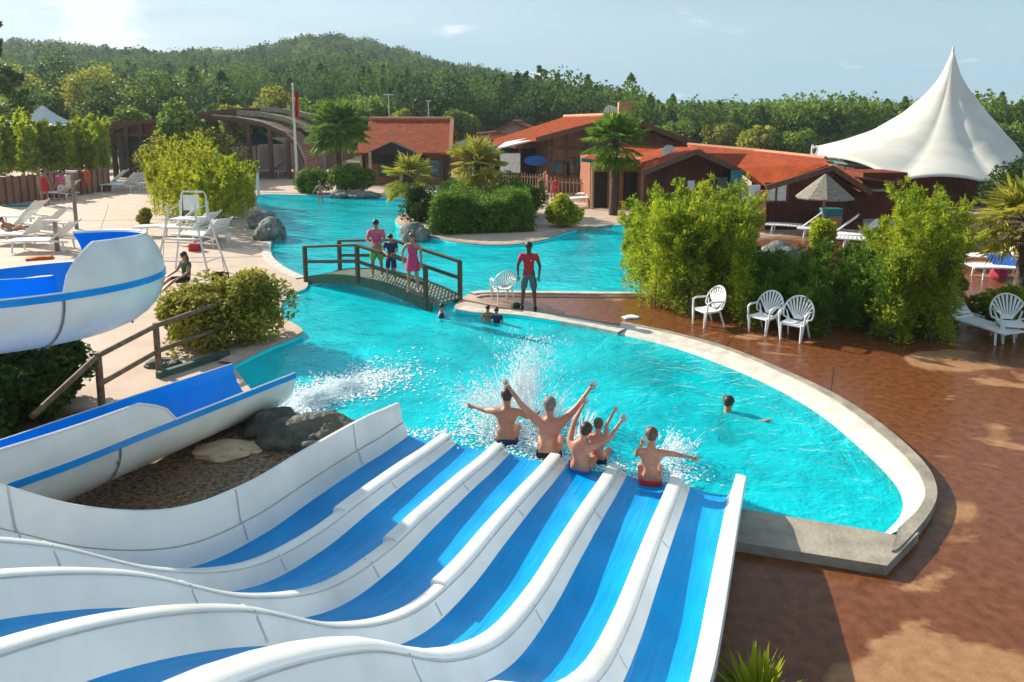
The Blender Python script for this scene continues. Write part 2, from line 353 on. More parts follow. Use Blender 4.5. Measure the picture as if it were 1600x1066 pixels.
def copy_tree(src, loc=None, rz=None, scale=None, label=None, group=None, parent=None):
    c = src.copy(); COL.objects.link(c)
    if parent is not None: c.parent = parent
    if loc is not None: c.location = loc
    if rz is not None: c.rotation_euler = (0, 0, rz)
    if scale is not None: c.scale = (scale, scale, scale)
    if label: c['label'] = label
    if group: c['group'] = group
    for ch in [o for o in src.children]: copy_tree(ch, parent=c)
    return c
def place_all(proto, spots, group):
    """spots: (loc, rz, label[, scale]); the first moves the prototype itself"""
    for i, sp in enumerate(spots):
        loc, rz, lab = sp[:3]; sc = sp[3] if len(sp) > 3 else 1
        if i == 0: first = sp
        else: copy_tree(proto, loc, rz, sc, lab, group)
    proto.location = spots[0][0]; proto.rotation_euler = (0, 0, spots[0][1]); proto['label'] = spots[0][2]
    if len(spots[0]) > 3: proto.scale = (spots[0][3],)*3
    if len(spots) > 1: proto['group'] = group
def poly_fill(name, outer, holes, z, m, parent=None):
    vs = []; fs = []
    for pts in [outer]+holes:
        if sum(pts[i-1][0]*pts[i][1]-pts[i][0]*pts[i-1][1] for i in range(len(pts))) < 0: pts = pts[::-1]
        fs.append(list(range(len(vs), len(vs)+len(pts)))); vs += [Vector((p[0], p[1])) for p in pts]
    ov, oe, of, _, _, orig = delaunay_2d_cdt(vs, [], fs, 0, 1e-5)
    me = bpy.data.meshes.new(name)
    me.from_pydata([(v.x, v.y, 0) for v in ov], [], [f for f, o_ in zip(of, orig) if 0 in o_ and len(o_) == 1])
    me.transform(Matrix.Translation((0, 0, z))); me.name = name
    bm = bmesh.new(); bm.from_mesh(me); bmesh.ops.recalc_face_normals(bm, faces=bm.faces)
    if bm.faces and sum(f.normal.z for f in bm.faces) < 0: bmesh.ops.reverse_faces(bm, faces=bm.faces)
    bm.to_mesh(me); bm.free()
    me.materials.clear(); me.materials.append(M[m]); return link_mesh(name, me, parent)
def crom(pts, n=6, closed=True):
    pts = [Vector(p) for p in pts]; out = []; N_ = len(pts)
    for i in range(N_ if closed else N_-1):
        g = (lambda k: pts[k % N_]) if closed else (lambda k: pts[max(0, min(N_-1, k))])
        p0, p1, p2, p3 = g(i-1), g(i), g(i+1), g(i+2)
        for k in range(n):
            t = k/n
            out.append(.5*((2*p1)+(p2-p0)*t+(2*p0-5*p1+4*p2-p3)*t*t+(3*p1-p0-3*p2+p3)*t**3))
    if not closed: out.append(pts[-1])
    return out
# ------------------------------------------------------------------ leaves
def leaf_mesh(name, P, size, asp=.35, up=.0, m='laurel', parent=None, tintv=None, droop=0.0, dirs=None):
    """P (n,3) leaf centres -> one diamond shaped leaf each"""
    P = np.asarray(P, dtype=np.float32); n = len(P)
    if dirs is None:
        d = rng.normal(size=(n, 3)); d[:, 2] = d[:, 2]*.7+up-droop
    else: d = dirs + rng.normal(size=(n, 3))*.35
    d /= np.linalg.norm(d, axis=1)[:, None]+1e-9
    q = rng.normal(size=(n, 3)); q -= (q*d).sum(1)[:, None]*d; q /= np.linalg.norm(q, axis=1)[:, None]+1e-9
    s = (size*(.6+.8*rng.random(n)))[:, None]
    V = np.stack([P-d*s*.5, P+q*s*asp*.5, P+d*s*.5, P-q*s*asp*.5], 1).reshape(-1, 3).astype(np.float32)
    me = bpy.data.meshes.new(name); me.vertices.add(4*n); me.vertices.foreach_set('co', V.ravel())
    me.loops.add(4*n); me.loops.foreach_set('vertex_index', np.arange(4*n, dtype=np.int32))
    me.polygons.add(n); me.polygons.foreach_set('loop_start', np.arange(0, 4*n, 4, dtype=np.int32))
    me.polygons.foreach_set('loop_total', np.full(n, 4, dtype=np.int32))
    if tintv is not None:
        at = me.attributes.new('tint', 'FLOAT', 'POINT'); at.data.foreach_set('value', np.repeat(tintv, 4).astype(np.float32))
    me.update(calc_edges=True); me.materials.append(M[m])
    return link_mesh(name, me, parent)
def clump_points(c, r, n, sub=12, fill=.55):
    """leaf points in a lumpy ellipsoid made of sub clumps"""
    c = np.array(c); r = np.array(r)
    d = rng.normal(size=(sub, 3)); d /= np.linalg.norm(d, axis=1)[:, None]
    cc = c + d*r*(.35+.45*rng.random((sub, 1))); rr = (.32+.25*rng.random((sub, 1)))*r.mean()
    k = rng.integers(0, sub, n); dd = rng.normal(size=(n, 3)); dd /= np.linalg.norm(dd, axis=1)[:, None]
    return cc[k] + dd*rr[k]*(fill+(1-fill)*rng.random((n, 1)))**.7
def bamboo(name, label, foot, hts, n_culm, leaves, size, m, cat='bamboo', group=None, spread=.5, low=.05, bare=True, culm='shrub'):
    """foot: quad of ground points (a,b,c,d); hts: function u,v->height"""
    a, b, c, d = [Vector(p) for p in foot]; mid = (a+b+c+d)/4
    root = thing(name, label, cat, (mid.x, mid.y, mid.z), 0, group)
    P = []; D = []; mb = MB(); per = leaves//n_culm
    ncl = max(5, n_culm//14); cl = [((k+random.random())/ncl, random.random(), random.uniform(.74, 1.10), random.uniform(0, 2*pi)) for k in range(ncl)]
    for i in range(n_culm):
        cu, cv, ch_, ca = random.choice(cl); u = min(1, max(0, cu+random.gauss(0, .55/ncl))); v = min(1, max(0, cv+random.gauss(0, .16)))
        p = (a*(1-u)+b*u)*(1-v)+(d*(1-u)+c*u)*v
        h = hts(u, v)*ch_*random.uniform(.66, 1.06); az = ca+random.gauss(0, .9)
        out = Vector((cos(az), sin(az), 0))*random.uniform(.1, 1.2)*spread*h*.34
        nb = 11; tb = np.sort(low+(1-low)*rng.random(nb)**.75); k = rng.integers(0, nb, per); t = np.clip(tb[k]+rng.normal(size=per)*.022, low*.5, 1.03)[:, None]
        path = np.array(p)+np.array(out)*t**2.2+np.array([0, 0, h])*(t-.12*t**4)
        bo = rng.normal(size=(nb, 3)); bo /= np.linalg.norm(bo, axis=1)[:, None]; bo = bo*(.34*spread*(1.15-.8*tb))[:, None]
        dd = rng.normal(size=(per, 3)); dd /= np.linalg.norm(dd, axis=1)[:, None]; rad = .27*spread*(1.15-.75*t)*(size/.125)**.6
        P.append(path+bo[k]+dd*rad*rng.random((per, 1))**.4)
        dv = dd+bo[k]*2; dv[:, 2] += .35; D.append(dv+np.array(out)/max(h, .1)*1.2)
        if bare and i % 6 == 0:
            mb = MB(); mb.tube([p+out*(t_**2.2)+Vector((0, 0, h*t_*.97)) for t_ in (0, .3, .6, .9)], [.018, .016, .012, .006], 5); mb.build('stem', 'trunk', root)
    leaf_mesh('foliage', np.concatenate(P), size, .26, m=m, parent=root, dirs=np.concatenate(D))
    return root
def shrub(name, label, c, r, n, size, m, cat='shrub', group=None, sub=16, stem=True, asp=.5):
    root = thing(name, label, cat, (c[0], c[1], 0), 0, group)
    leaf_mesh('foliage', clump_points((c[0], c[1], r[2]*.9+c[2]), r, n, sub), size, asp, .2, m, root)
    if stem:
        for k in range(4):
            mb = MB(); a = k*pi/2+random.random()
            mb.tube([(c[0]+.06*cos(a), c[1]+.06*sin(a), c[2]-.02), (c[0]+r[0]*.3*cos(a), c[1]+r[1]*.3*sin(a), c[2]+r[2]*.8)], [.04, .02], 5); mb.build('stem', 'trunk', root)
    return root
def tree(name, label, base, h, w, m, kind='round', n=2600, size=.4, group='trees behind the buildings', bark='trunk', cat='tree'):
    root = thing(name, label, cat, base, 0, group); b = Vector(base); mb = MB()
    if kind == 'round':
        mb.tube([b, b+Vector((.1, 0, h*.3)), b+Vector((-.1, 0, h*.7))], [.035*h*.6, .03*h*.6, .02*h*.5], 7)
        for k in range(7):
            a = random.uniform(0, 2*pi); z = random.uniform(.3, .6)*h
            mb.tube([b+Vector((0, 0, z)), b+Vector((cos(a)*w*.6, sin(a)*w*.6, z+h*.2))], [.02*h*.6, .008*h*.6], 5)
        P = clump_points((b.x, b.y, b.z+h*.58), (w, w, h*.42), n, 22, .4)
    elif kind == 'pine':
        mb.tube([b, b+Vector((.2, 0, h*.5)), b+Vector((0, 0, h*.95))], [.02*h, .016*h, .006*h], 7)
        P = []
        for k in range(16):
            z = h*(.42+.56*k/15); rr = w*(1.05-.75*k/15)*random.uniform(.7, 1.1); a = random.uniform(0, 2*pi)
            q = b+Vector((cos(a)*rr*.6, sin(a)*rr*.6, z))
            mb.tube([b+Vector((0, 0, z-h*.04)), q], [.007*h, .003*h], 4)
            P.append(clump_points(tuple(q), (rr*.6, rr*.6, h*.06), n//16, 5, .3))
        P = np.concatenate(P)
    else:  # column / conical
        mb.tube([b, b+Vector((0, 0, h*.9))], [.02*h, .006*h], 6)
        t = rng.random(n)**.8; a = rng.random(n)*2*pi; rr = w*(1-t)*(.55+.45*rng.random(n))*(1+.25*np.sin(a*5+t*20))
        P = np.stack([b.x+np.cos(a)*rr, b.y+np.sin(a)*rr, b.z+h*(.12+.88*t)], 1)
    mb.build('trunk', bark, root, True)
    leaf_mesh('crown', P, size, .6, .1, m, root)
    return root
def palm(name, label, base, th, fl, m='palm', n=26, group='palm trees round the pools', tr=.16, skirt=True):
    """fan palm: th trunk height, fl frond reach"""
    root = thing(name, label, 'palm tree', base, 0, group); b = Vector(base); mb = MB()
    pts = [b+Vector((.06*sin(t*3), 0, th*t)) for t in [i/10 for i in range(11)]]
    mb.tube(pts, [tr*(1.35-.35*t)*(1+.12*(i % 2)) for i, t in enumerate([i/10 for i in range(11)])], 10)
    mb.build('trunk', 'palmtrunk', root, True)
    top = pts[-1]; P = []; D = []; st = MB()
    for k in range(n):
        a = k*2.399+random.uniform(-.2, .2); el = R(random.choice([75, 55, 35, 15, -10, -35] if skirt else [75, 55, 35, 20, 5, -10]))+random.uniform(-.12, .12)
        d = Vector((cos(a)*cos(el), sin(a)*cos(el), sin(el))); L1 = fl*.5*random.uniform(.85, 1.1)
        hub = top+d*L1+Vector((0, 0, -.06*fl)); st.tube([top, top+d*L1*.5+Vector((0, 0, .03)), hub], [.018, .014, .01], 4)
        side = d.cross(Vector((0, 0, 1))); side = side.normalized() if side.length > .1 else Vector((1, 0, 0)); upv = side.cross(d)
        for j in range(17):
            f = R(-82+164*j/16); dd = (d*cos(f)+side*sin(f)); dd = (dd+Vector((0, 0, -.22))).normalized()
            ll = fl*.55*(.75+.25*cos(f))
            for q in (.33, .72):
                P.append(hub+dd*ll*q+Vector((0, 0, -.12*ll*q*q))); D.append((dd+Vector((0, 0, -.25*q)))*1.0)
    st.build('stalk', 'palmtrunk', root)
    P = np.array([tuple(p) for p in P]); D = np.array([tuple(d) for d in D]); dn = D/np.linalg.norm(D, axis=1)[:, None]
    me = leaf_mesh('fronds', P, fl*.36, .13, m=m, parent=root, dirs=dn*3.2)
    return root
# ================================================================== THE SETTING
WZ = -.07                                   # water level
pool_px = [(365, 572), (420, 545), (466, 527), (474, 520), (466, 513), (452, 505), (438, 487), (444, 469), (462, 457), (479, 449), (478, 434), (446, 418), (426, 400), (424, 378), (438, 362),
 (428, 345), (412, 330), (398, 314), (410, 304), (480, 305), (560, 307), (632, 311), (650, 324), (622, 338), (622, 352), (670, 370), (725, 381), (790, 384), (850, 376), (892, 362),
 (960, 352), (1040, 350), (1066, 400), (1030, 457), (960, 458), (860, 457), (762, 456), (734, 459), (716, 471), (712, 484), (745, 489), (800, 492), (850, 499), (905, 506), (970, 509), (1050, 524),
 (1136, 550), (1228, 590), (1305, 632), (1370, 682), (1424, 735), (1444, 775), (1436, 805), (1412, 832), (1366, 836), (1300, 826), (1200, 809), (1148, 800)]
pool_w = [G(*p) for p in pool_px]
p_close = [Vector((2.52, 8.05, 0)), Vector((.9, 7.65, 0)), Vector((-3.1, 9.2, 0)), Vector((-3.0, 10.1, 0)), G(545, 671), G(505, 656), G(460, 650), G(420, 640), G(385, 600)]
outline = [Vector((p.x, p.y, 0)) for p in crom(pool_w, 5, False)] + p_close
hole = [(p.x, p.y) for p in outline]
deck_o = poly_fill('deck', [(-70, -14), (60, -14), (60, 78), (-70, 78)], [hole], 0, 'deck'); tag(deck_o, kind='structure')
def ring_ground():
    mb = MB(); z = -.01
    def q(x0, y0, x1, y1): mb.add([(x0, y0, z), (x1, y0, z), (x1, y1, z), (x0, y1, z)], [(0, 1, 2, 3)])
    q(-1100, -120, -70, 900); q(60, -120, 1100, 900); q(-70, 78, 60, 900); q(-70, -120, 60, -14)
    tag(mb.build('ground', 'earth'), kind='structure')
ring_ground()
# basin: walls and floor
mb = MB(); n = len(outline)
mb.loft([[Vector((p.x, p.y, -.002)) for p in outline], [Vector((p.x, p.y, -1.15)) for p in outline]], closed=True)
tag(mb.build('pool_wall', 'basin'), kind='structure')
tag(poly_fill('pool_floor', hole, [], -1.1, 'basin'), kind='structure')
tag(poly_fill('water', hole, [], WZ, 'water'), kind='structure')
# white beach coping on the east bank: inner line = water edge, outer line traced
inn = [(965, 520), (1040, 538), (1120, 566), (1200, 600), (1270, 640), (1330, 688), (1384, 740), (1404, 772), (1400, 800), (1372, 829), (1362, 838)]
mid = [(970, 507), (1050, 524), (1136, 550), (1228, 590), (1305, 632), (1370, 682), (1424, 735), (1444, 775), (1436, 805), (1412, 832), (1402, 842)]
outp = [(972, 505), (1052, 522), (1139, 547), (1232, 586), (1312, 626), (1384, 676), (1442, 731), (1463, 775), (1452, 815), (1408, 868), (1392, 878)]
I3 = crom([G(*p) for p in inn], 5, False); M3 = crom([G(*p) for p in mid], 5, False); O3 = crom([G(*p) for p in outp], 5, False)
k = len(I3)
mb = MB(); mb.loft([[Vector((I3[i].x, I3[i].y, -.16)), Vector((I3[i].x*.8+M3[i].x*.2, I3[i].y*.8+M3[i].y*.2, -.05)), Vector((M3[i].x, M3[i].y, .03+.08*i/k))] for i in range(k)])
tag(mb.build('pool_coping', 'coping', smooth=True), kind='structure')
mb = MB(); mb.loft([[Vector((M3[i].x, M3[i].y, .03+.08*i/k)), Vector((M3[i].x, M3[i].y, .045+.1*i/k)), Vector((O3[i].x, O3[i].y, .045+.1*i/k)), Vector((O3[i].x, O3[i].y, -.05))] for i in range(k)])
tag(mb.build('pool_kerb', 'stone'), kind='structure')
# stone ledge at the near end
led = [G(1366, 829, .12), G(1412, 830, .14), G(1450, 815, .145), G(1386, 884, .12), G(1165, 849, .12), G(700, 800, .12), G(640, 700, .12), G(1148, 793, .12)]
led = [G(1148, 793, .12), G(1366, 829, .12), G(1400, 836, .12), G(1436, 832, .12), G(1386, 884, .12), G(1140, 845, .12)]
mb = MB(); mb.slab(led, .3); tag(mb.build('stone_ledge', 'stone'), kind='structure')
# thin rendered rim along the upper pool and the north bank
def rim(name, px, w, m, h=.05, off=0):
    c = crom([G(*p) for p in px], 5, False); mb = MB(); rows = []
    for i, p in enumerate(c):
        d = (c[min(i+1, len(c)-1)]-c[max(i-1, 0)]).normalized(); nn = Vector((d.y, -d.x, 0))
        a = p+nn*(off-.02); b = p+nn*(w+off)
        rows.append([Vector((a.x, a.y, -.2)), Vector((a.x, a.y, h)), Vector((b.x, b.y, h)), Vector((b.x, b.y, -.1))])
    mb.loft(rows); return tag(mb.build(name, m), kind='structure')
rim('pool_rim', [(734, 459), (762, 456), (860, 457), (960, 458), (1030, 457)], .22, 'coping', .04)
rim('drain_gutter', [(740, 464), (764, 460.5), (860, 461.5), (960, 462.5), (1000, 462)], .16, 'gutter', .012, .12)
rim('pool_rim', [(965, 520), (905, 508), (850, 499), (800, 492), (745, 489), (712, 484)][::-1], -.45, 'coping', .012)
rim('pool_rim', [(479, 434), (446, 418), (426, 400), (424, 378)], -.35, 'coping', .03)
rim('pool_rim', [(398, 312), (410, 302), (480, 303), (560, 305), (632, 309)], -.9, 'pinkstone', .03)
rim('pool_rim', [(622, 352), (670, 370), (725, 381), (790, 384), (850, 376), (892, 362), (960, 352)], -.45, 'stone', .04)
rim('pool_rim', [(366, 571), (420, 544), (466, 526), (474, 519), (466, 512), (452, 504)], -.4, 'pinkstone', .06)
# hills
def top_y(x):
    xs = [-900, -200, 0, 60, 150, 250, 330, 400, 440, 490, 530, 600, 680, 760, 830, 900, 1000, 1080, 1150, 1220, 1300, 1420, 1600, 1900, 2600]
    ys = [80, 78, 76, 76, 76, 80, 79, 77, 71, 64, 65, 80, 97, 110, 128, 145, 166, 176, 184, 180, 176, 178, 168, 166, 172]
    return np.interp(x, xs, ys)
def smooth(t): t = np.clip(t, 0, 1); return t*t*(3-2*t)
def peakY(px): return np.interp(px, [400, 900, 1150, 1300], [430, 430, 520, 330])
def terr(X, Y):
    px = 800+F*X/np.maximum(Y, 1)
    pk = peakY(px); zt = CH+pk*(HZ-top_y(px))/F-13.5
    t = (Y-95)/(pk-95)
    z = zt*np.where(t < 1, smooth(t)*.55+.45*np.clip(t, 0, 1)**1.2, 1-.15*np.clip(t-1, 0, 3))
    return z + .012*Y*np.sin(X*.031+1)*np.cos(Y*.023)*np.clip(t, 0, 1)
ax = np.linspace(-1.25, 1.25, 170); yy = np.linspace(92, 760, 60)
AXg, YYg = np.meshgrid(ax, yy); XX = AXg*YYg; ZZ = np.where(YYg < 96, -.2, terr(XX, YYg))
mb = MB(); rows = [[(XX[j, i], YYg[j, i], ZZ[j, i]) for i in range(len(ax))] for j in range(len(yy))]
mb.loft(rows); tag(mb.build('hills', mat('forest_floor', (.035, .05, .02), .95, (.09, .09, .04), .05), smooth=True), kind='structure')
def forest():
    """the pinewood covering the hills, one mass"""
    pts = []
    while len(pts) < 6800:
        a = random.uniform(-.82, .82); Y = random.uniform(112 if a < .2 else 99, 620)
        if random.random() > (Y/620)**.55: continue
        px = 800+F*a
        if Y > peakY(px)*1.12: continue
        pts.append((a*Y, Y))
    pts = np.array(pts); Z = terr(pts[:, 0], pts[:, 1])
    P = []; T = []; Z_ = []
    for (x, y), z in zip(pts, Z):
        px = 800+F*x/y; kind = random.random(); h = random.uniform(7.5, 13)*(1 if px < 1000 else .72); w = h*random.uniform(.24, .40)
        n = int(np.interp(y, [110, 250, 600], [620, 300, 90]))
        tint = random.uniform(-.25, .5) + (.5 if px > 980 and y < 330 else .12) + (.4 if random.random() < .07 else 0)
        if kind < .72:   # umbrella pine: crown high up
            cz = h*.72; e = rng.normal(size=(n, 3)); e /= np.linalg.norm(e, axis=1)[:, None]
            rr = (.55+.45*rng.random((n, 1)))*(1+.3*np.sin(e[:, :1]*7+x)*np.cos(e[:, 1:2]*6))
            q = e*rr*np.array([w*1.15, w*1.15, h*.30])+np.array([x, y, z+cz])
        else:
            t = rng.random(n)**.75; a = rng.random(n)*2*pi; rr = w*(1-t)**.75*(.5+.5*rng.random(n))*(1+.25*np.sin(t*22+a*3))
            q = np.stack([x+np.cos(a)*rr, y+np.sin(a)*rr, z+h*(.18+.84*t)], 1)
        P.append(q); T.append(np.full(n, tint)); Z_.append(np.full(n, float(np.interp(y, [110, 250, 600], [.5, .8, 1.25]))))
    P = np.concatenate(P); T = np.concatenate(T)
    o = leaf_mesh('forest', P, np.concatenate(Z_), .8, .1, 'forest', None, T)
    tag(o, 'dense pinewood covering the hills behind the pool buildings', 'forest', kind='stuff')
    # the pale trunks seen along the lower edge of the wood
forest()
# ================================================================== MULTI LANE SLIDE
AZ = .379; SD = Vector((sin(AZ), cos(AZ), 0)); SN = Vector((cos(AZ), -sin(AZ), 0))
def SP(s, n_, z): v = SD*(s+12)+SN*n_; return Vector((v.x, v.y, z))
KS = [-19, -17, -16, -15, -14, -13, -12, -11, -10, -9, -8, -7, -6, -5, -4, -3.3, -2.6]
KZ = [4.6, 3.6, 3.1, 2.75, 2.62, 2.68, 2.80, 2.744, 2.418, 1.821, .995, .424, .19, .13, .06, -.01, -.05]
SS = [-19+i*(16.4)/160 for i in range(161)]
cs = crom([Vector((a, b, 0)) for a, b in zip(KS, KZ)], 8, False)
CX = [p.x for p in cs]; CZ = [p.y for p in cs]
def prof(s): return float(np.interp(s, CX, CZ))
def rh(s): return float(np.interp(s, [-9, -6, -2.6], [.27, .22, .15]))
EL = -5.60; ER = -.56; RC = [-4.83, -3.925, -3.01, -2.12, -1.235]; RW = .165
def water_slide():
    root = thing('water_slide', 'wide white multi-lane slide with six blue lanes dropping in a wave into the pool', 'water slide', tuple(SP(-2.6, -3, 0)))
    edges = [EL]+[v for c in RC for v in (c-RW, c+RW)]+[ER]
    for k in range(6):
        a, b = edges[2*k], edges[2*k+1]; mb = MB(); rows = []
        for s in SS:
            z = prof(s); rows.append([SP(s, a-.03, z+.05), SP(s, a+.06, z+.012), SP(s, (a+b)/2, z), SP(s, b-.06, z+.012), SP(s, b+.03, z+.05)])
        mb.loft(rows); o = mb.build('lane', 'blue', root, True)
    for k, c in enumerate(RC):
        mb = MB(); rows = []
        for s in SS:
            z = prof(s); h = rh(s)*(1 if s < -2.75 else .8)
            sec = [(-RW-.01, 0), (-RW+.015, .05), (-.10, h-.035), (-.075, h-.01), (-.03, h), (.02, h), (.055, h-.012), (.068, h-.03), (.075, h-.06), (RW-.02, .06), (RW+.01, 0)]
            rows.append([SP(s, c+x, z+q) for x, q in sec])
        mb.loft(rows); mb.add(rows[-1], [tuple(range(len(rows[-1])))]); o = mb.build('divider', 'white', root, True)
        sm = MB()   # raised moulding seam along the top
        for j in range(0, 160, 1):
            s0, s1 = SS[j], SS[j+1]
            sm.add([SP(s0, c+.062, prof(s0)+rh(s0)-.018), SP(s0, c+.070, prof(s0)+rh(s0)-.028), SP(s1, c+.070, prof(s1)+rh(s1)-.028), SP(s1, c+.062, prof(s1)+rh(s1)-.018)], [(0, 1, 2, 3)])
        # segment joints
        for s0 in (-15.2, -12.6, -10.4, -8.9, -6.6, -4.4):
            s0 += .35*(k % 2)
            for i, (x, q) in enumerate([(-.10, -.035), (-.03, 0), (.055, -.012), (.075, -.06)]):
                pass
            h = rh(s0); z = prof(s0); e = .003
            sec = [(-RW+.015, .05), (-.10, h-.035), (-.03, h), (.055, h-.012), (.075, h-.06), (RW-.02, .06)]
            A = [SP(s0-.009, c+x*1.02, z+q+e) for x, q in sec]; B = [SP(s0+.009, c+x*1.02, z+q+e) for x, q in sec]
            sm.loft([A, B])
        sm.build('joint_seam', 'seam', root)
        # bright cover strip on the lower run
        st = [-5.42, -5.75, -6.33, -19, -19][k]; cp = MB(); rows = []
        for s in [st+(-2.62-st)*i/60 for i in range(61)]:
            z = prof(s)+rh(s)
            rows.append([SP(s, c-.135, z-.12), SP(s, c-.118, z+.012), SP(s, c-.10, z+.03), SP(s, c+.02, z+.032), SP(s, c+.045, z+.02), SP(s, c+.05, z-.01)])
        cp.loft(rows); cp.add(rows[0], [tuple(range(6))]); cp.add(rows[-1], [tuple(range(6))])
        cp.build('divider_cap', 'white', root, True)
    # left wall: tall flared panel
    mb = MB(); rows = []
    for s in SS:
        z = prof(s); t = 1 if s < -3.4 else 1-.12*(s+3.4)/.8
        sec = [(.02, 0), (-.01, .06), (-.05, .20), (-.06, .23), (-.085, .235), (-.10, .27), (-.13, .60*t), (-.15, .625*t), (-.19, .63*t), (-.21, .60*t), (-.17, .1), (-.17, -.15)]
        rows.append([SP(s, EL+.04+x, z+q) for x, q in sec])
    mb.loft(rows); mb.add(rows[-1], [tuple(range(12))]); mb.build('side_wall', 'white', root, True)
    sm = MB()
    for j in range(160):
        s0, s1 = SS[j], SS[j+1]
        sm.add([SP(s0, EL-.025, prof(s0)+.238), SP(s0, EL-.045, prof(s0)+.242), SP(s1, EL-.045, prof(s1)+.242), SP(s1, EL-.025, prof(s1)+.238)], [(0, 1, 2, 3)])
    for s0 in (-11.1, -8.6, -6.2, -3.9):
        z = prof(s0); sec = [(.0, .03), (-.01, .06), (-.05, .205), (-.095, .27), (-.126, .60), (-.15, .63)]
        sm.loft([[SP(s0-.008, EL+.044+x, z+q+.003) for x, q in sec], [SP(s0+.008, EL+.044+x, z+q+.003) for x, q in sec]])
    sm.build('joint_seam', 'seam', root)
    mb = MB(); rows = []
    for s in SS:
        z = prof(s); t = 1 if s < -3.2 else 1-.25*(s+3.2)/.6
        sec = [(-.04, 0), (.0, .06), (.05, .20), (.06, .40*t), (.07, .46*t), (.10, .47*t), (.20, .455*t), (.215, .42*t), (.20, .38*t), (.16, .1), (.16, -.18)]
        rows.append([SP(s, ER+x, z+q) for x, q in sec])
    rows.append([SP(-2.25, ER+x, prof(-2.6)+(q if i < 2 else .3+q*.9)) for i, (x, q) in enumerate(sec)][0:11]) if False else None
    mb.loft(rows); mb.add(rows[-1], [tuple(range(11))]); mb.build('side_wall', 'white', root, True)
    # underside skirt and posts
    mb = MB(); rows = []
    for s in SS[:-4]:
        z = prof(s)-.16; rows.append([SP(s, EL-.12, z), SP(s, EL+.3, z-.06), SP(s, ER-.3, z-.06), SP(s, ER+.15, z)])
    mb.loft(rows); mb.build('underside', 'white', root)
    for s in (-18, -16, -14, -12, -10, -8.6):
        for nn in (EL+.5, -3, ER-.5):
            mb = MB(); mb.tube([SP(s, nn, 0), SP(s, nn, prof(s)-.2)], .09, 8); mb.build('support_post', 'steel', root)
    return root
water_slide()
# ================================================================== FLUMES (two runs of one tube slide)
def arc_sec(c, side, R_, a0, a1, n=14, th=.0):
    """points of a trough section around centre c, side = horizontal unit to the near side; angle 0 = near rim, 180 = far rim, through the bottom"""
    up = Vector((0, 0, 1)); return [c+side*(cos(t)*(R_+th))-up*(sin(t)*(R_+th)) for t in [R(a0+(a1-a0)*i/(n-1)) for i in range(n)]]
def flume(name, label, path, R_, covers, flange_rng, seams, bottom=False):
    path = [Vector(p) for p in path]; C = crom(path, 12, False); n = len(C)
    root = thing(name, label, 'water slide', (C[-1].x, C[-1].y, 0)); sides = []
    for i in range(n):
        d = (C[min(i+1, n-1)]-C[max(i-1, 0)]); d.z = 0; d.normalize(); sides.append(Vector((d.y, -d.x, 0)))
    # inside (blue) and outside (white) shells
    mb = MB(); mb.loft([arc_sec(C[i], sides[i], R_, -4, 184) for i in range(n)]); mb.build('inner_channel', 'blue2', root, True)
    mb = MB(); mb.loft([arc_sec(C[i], sides[i], R_, 0, 180, 16, .035) for i in range(n)]); 
    mb.build('outer_shell', 'white', root, True)
    for sg in (1, -1):
        mb = MB(); mb.loft([[C[i]+sides[i]*sg*(R_-.004)+Vector((0, 0, .03)), C[i]+sides[i]*sg*(R_+.045)+Vector((0, 0, .035)), C[i]+sides[i]*sg*(R_+.05)+Vector((0, 0, -.05)), C[i]+sides[i]*sg*(R_+.03)+Vector((0, 0, -.055))] for i in range(n)])
        mb.build('rim_flange', 'blue2', root)
        mb = MB(); mb.tube([C[i]+sides[i]*sg*(R_+.02)+Vector((0, 0, .04)) for i in range(n)], .014, 6); mb.build('rim_edge', 'white', root, True)
    for (sg, u0, u1, top, ramp) in covers:     # upper quarter shells
        mb = MB(); mi = MB(); i0, i1 = int(u0*(n-1)), int(u1*(n-1)); ro = []; ri = []
        for i in range(i0, i1+1):
            t = (i-i0)/max(1, i1-i0); e0, e1 = ramp
            k = min(1, (t/e0)**.5 if e0 and t < e0 else 1)*min(1, (((1-t)/e1)**.5 if e1 and (1-t) < e1 else 1)); k = max(k, .02)
            def q(th): return [C[i]+sides[i]*sg*cos(a)*(R_+th)+Vector((0, 0, .03+sin(a)*(R_+th)*1.05)) for a in [R(top*k*j/9) for j in range(10)]]
            ro.append(q(.03)); ri.append(q(-.002))
        mb.loft(ro); mb.loft([[a[-1], b[-1]] for a, b in zip(ro, ri)]); mb.build('side_shield', 'white', root, True)
        mi.loft(ri); mi.build('shield_lining', 'blue2', root, True)
        eg = MB(); eg.tube([a[-1] for a in ro], .02, 6); eg.build('shield_edge', 'white', root, True)
    for u in seams:
        i = int(u*(n-1)); mb = MB()
        mb.loft([arc_sec(C[i], sides[i], R_, 2, 178, 16, .05), [p+(C[min(i+1, n-1)]-C[i]).normalized()*.03 for p in arc_sec(C[i], sides[i], R_, 2, 178, 16, .05)]])
        mb.build('joint_flange', 'flange', root, True)
        for k in range(2, 16, 2): bl = MB(); bl.ell(tuple(arc_sec(C[i], sides[i], R_, 4, 120, 16, .055)[k]), .022, 6, 4); bl.build('bolt', 'flange', root)
    return root, C, sides
FR = .66
ex = (G(457, 587, .62)+G(367, 568, .62))/2; ex.z = .60
lf = (G(30, 752, 1.0)+G(0, 690, 1.0))/2; lf.z = .98
dirv = (lf-ex)
fl1 = flume('straight_flume', 'open white tube slide with a blue channel ending over the pool beside the rock', [ex+dirv*1.9+Vector((0, 0, .35)), ex+dirv*1.5+Vector((0, 0, .12)), ex+dirv, ex+dirv*.7, ex+dirv*.35, ex], FR, [(1, 0, .669, 31, (0, .10))], None, [.537])
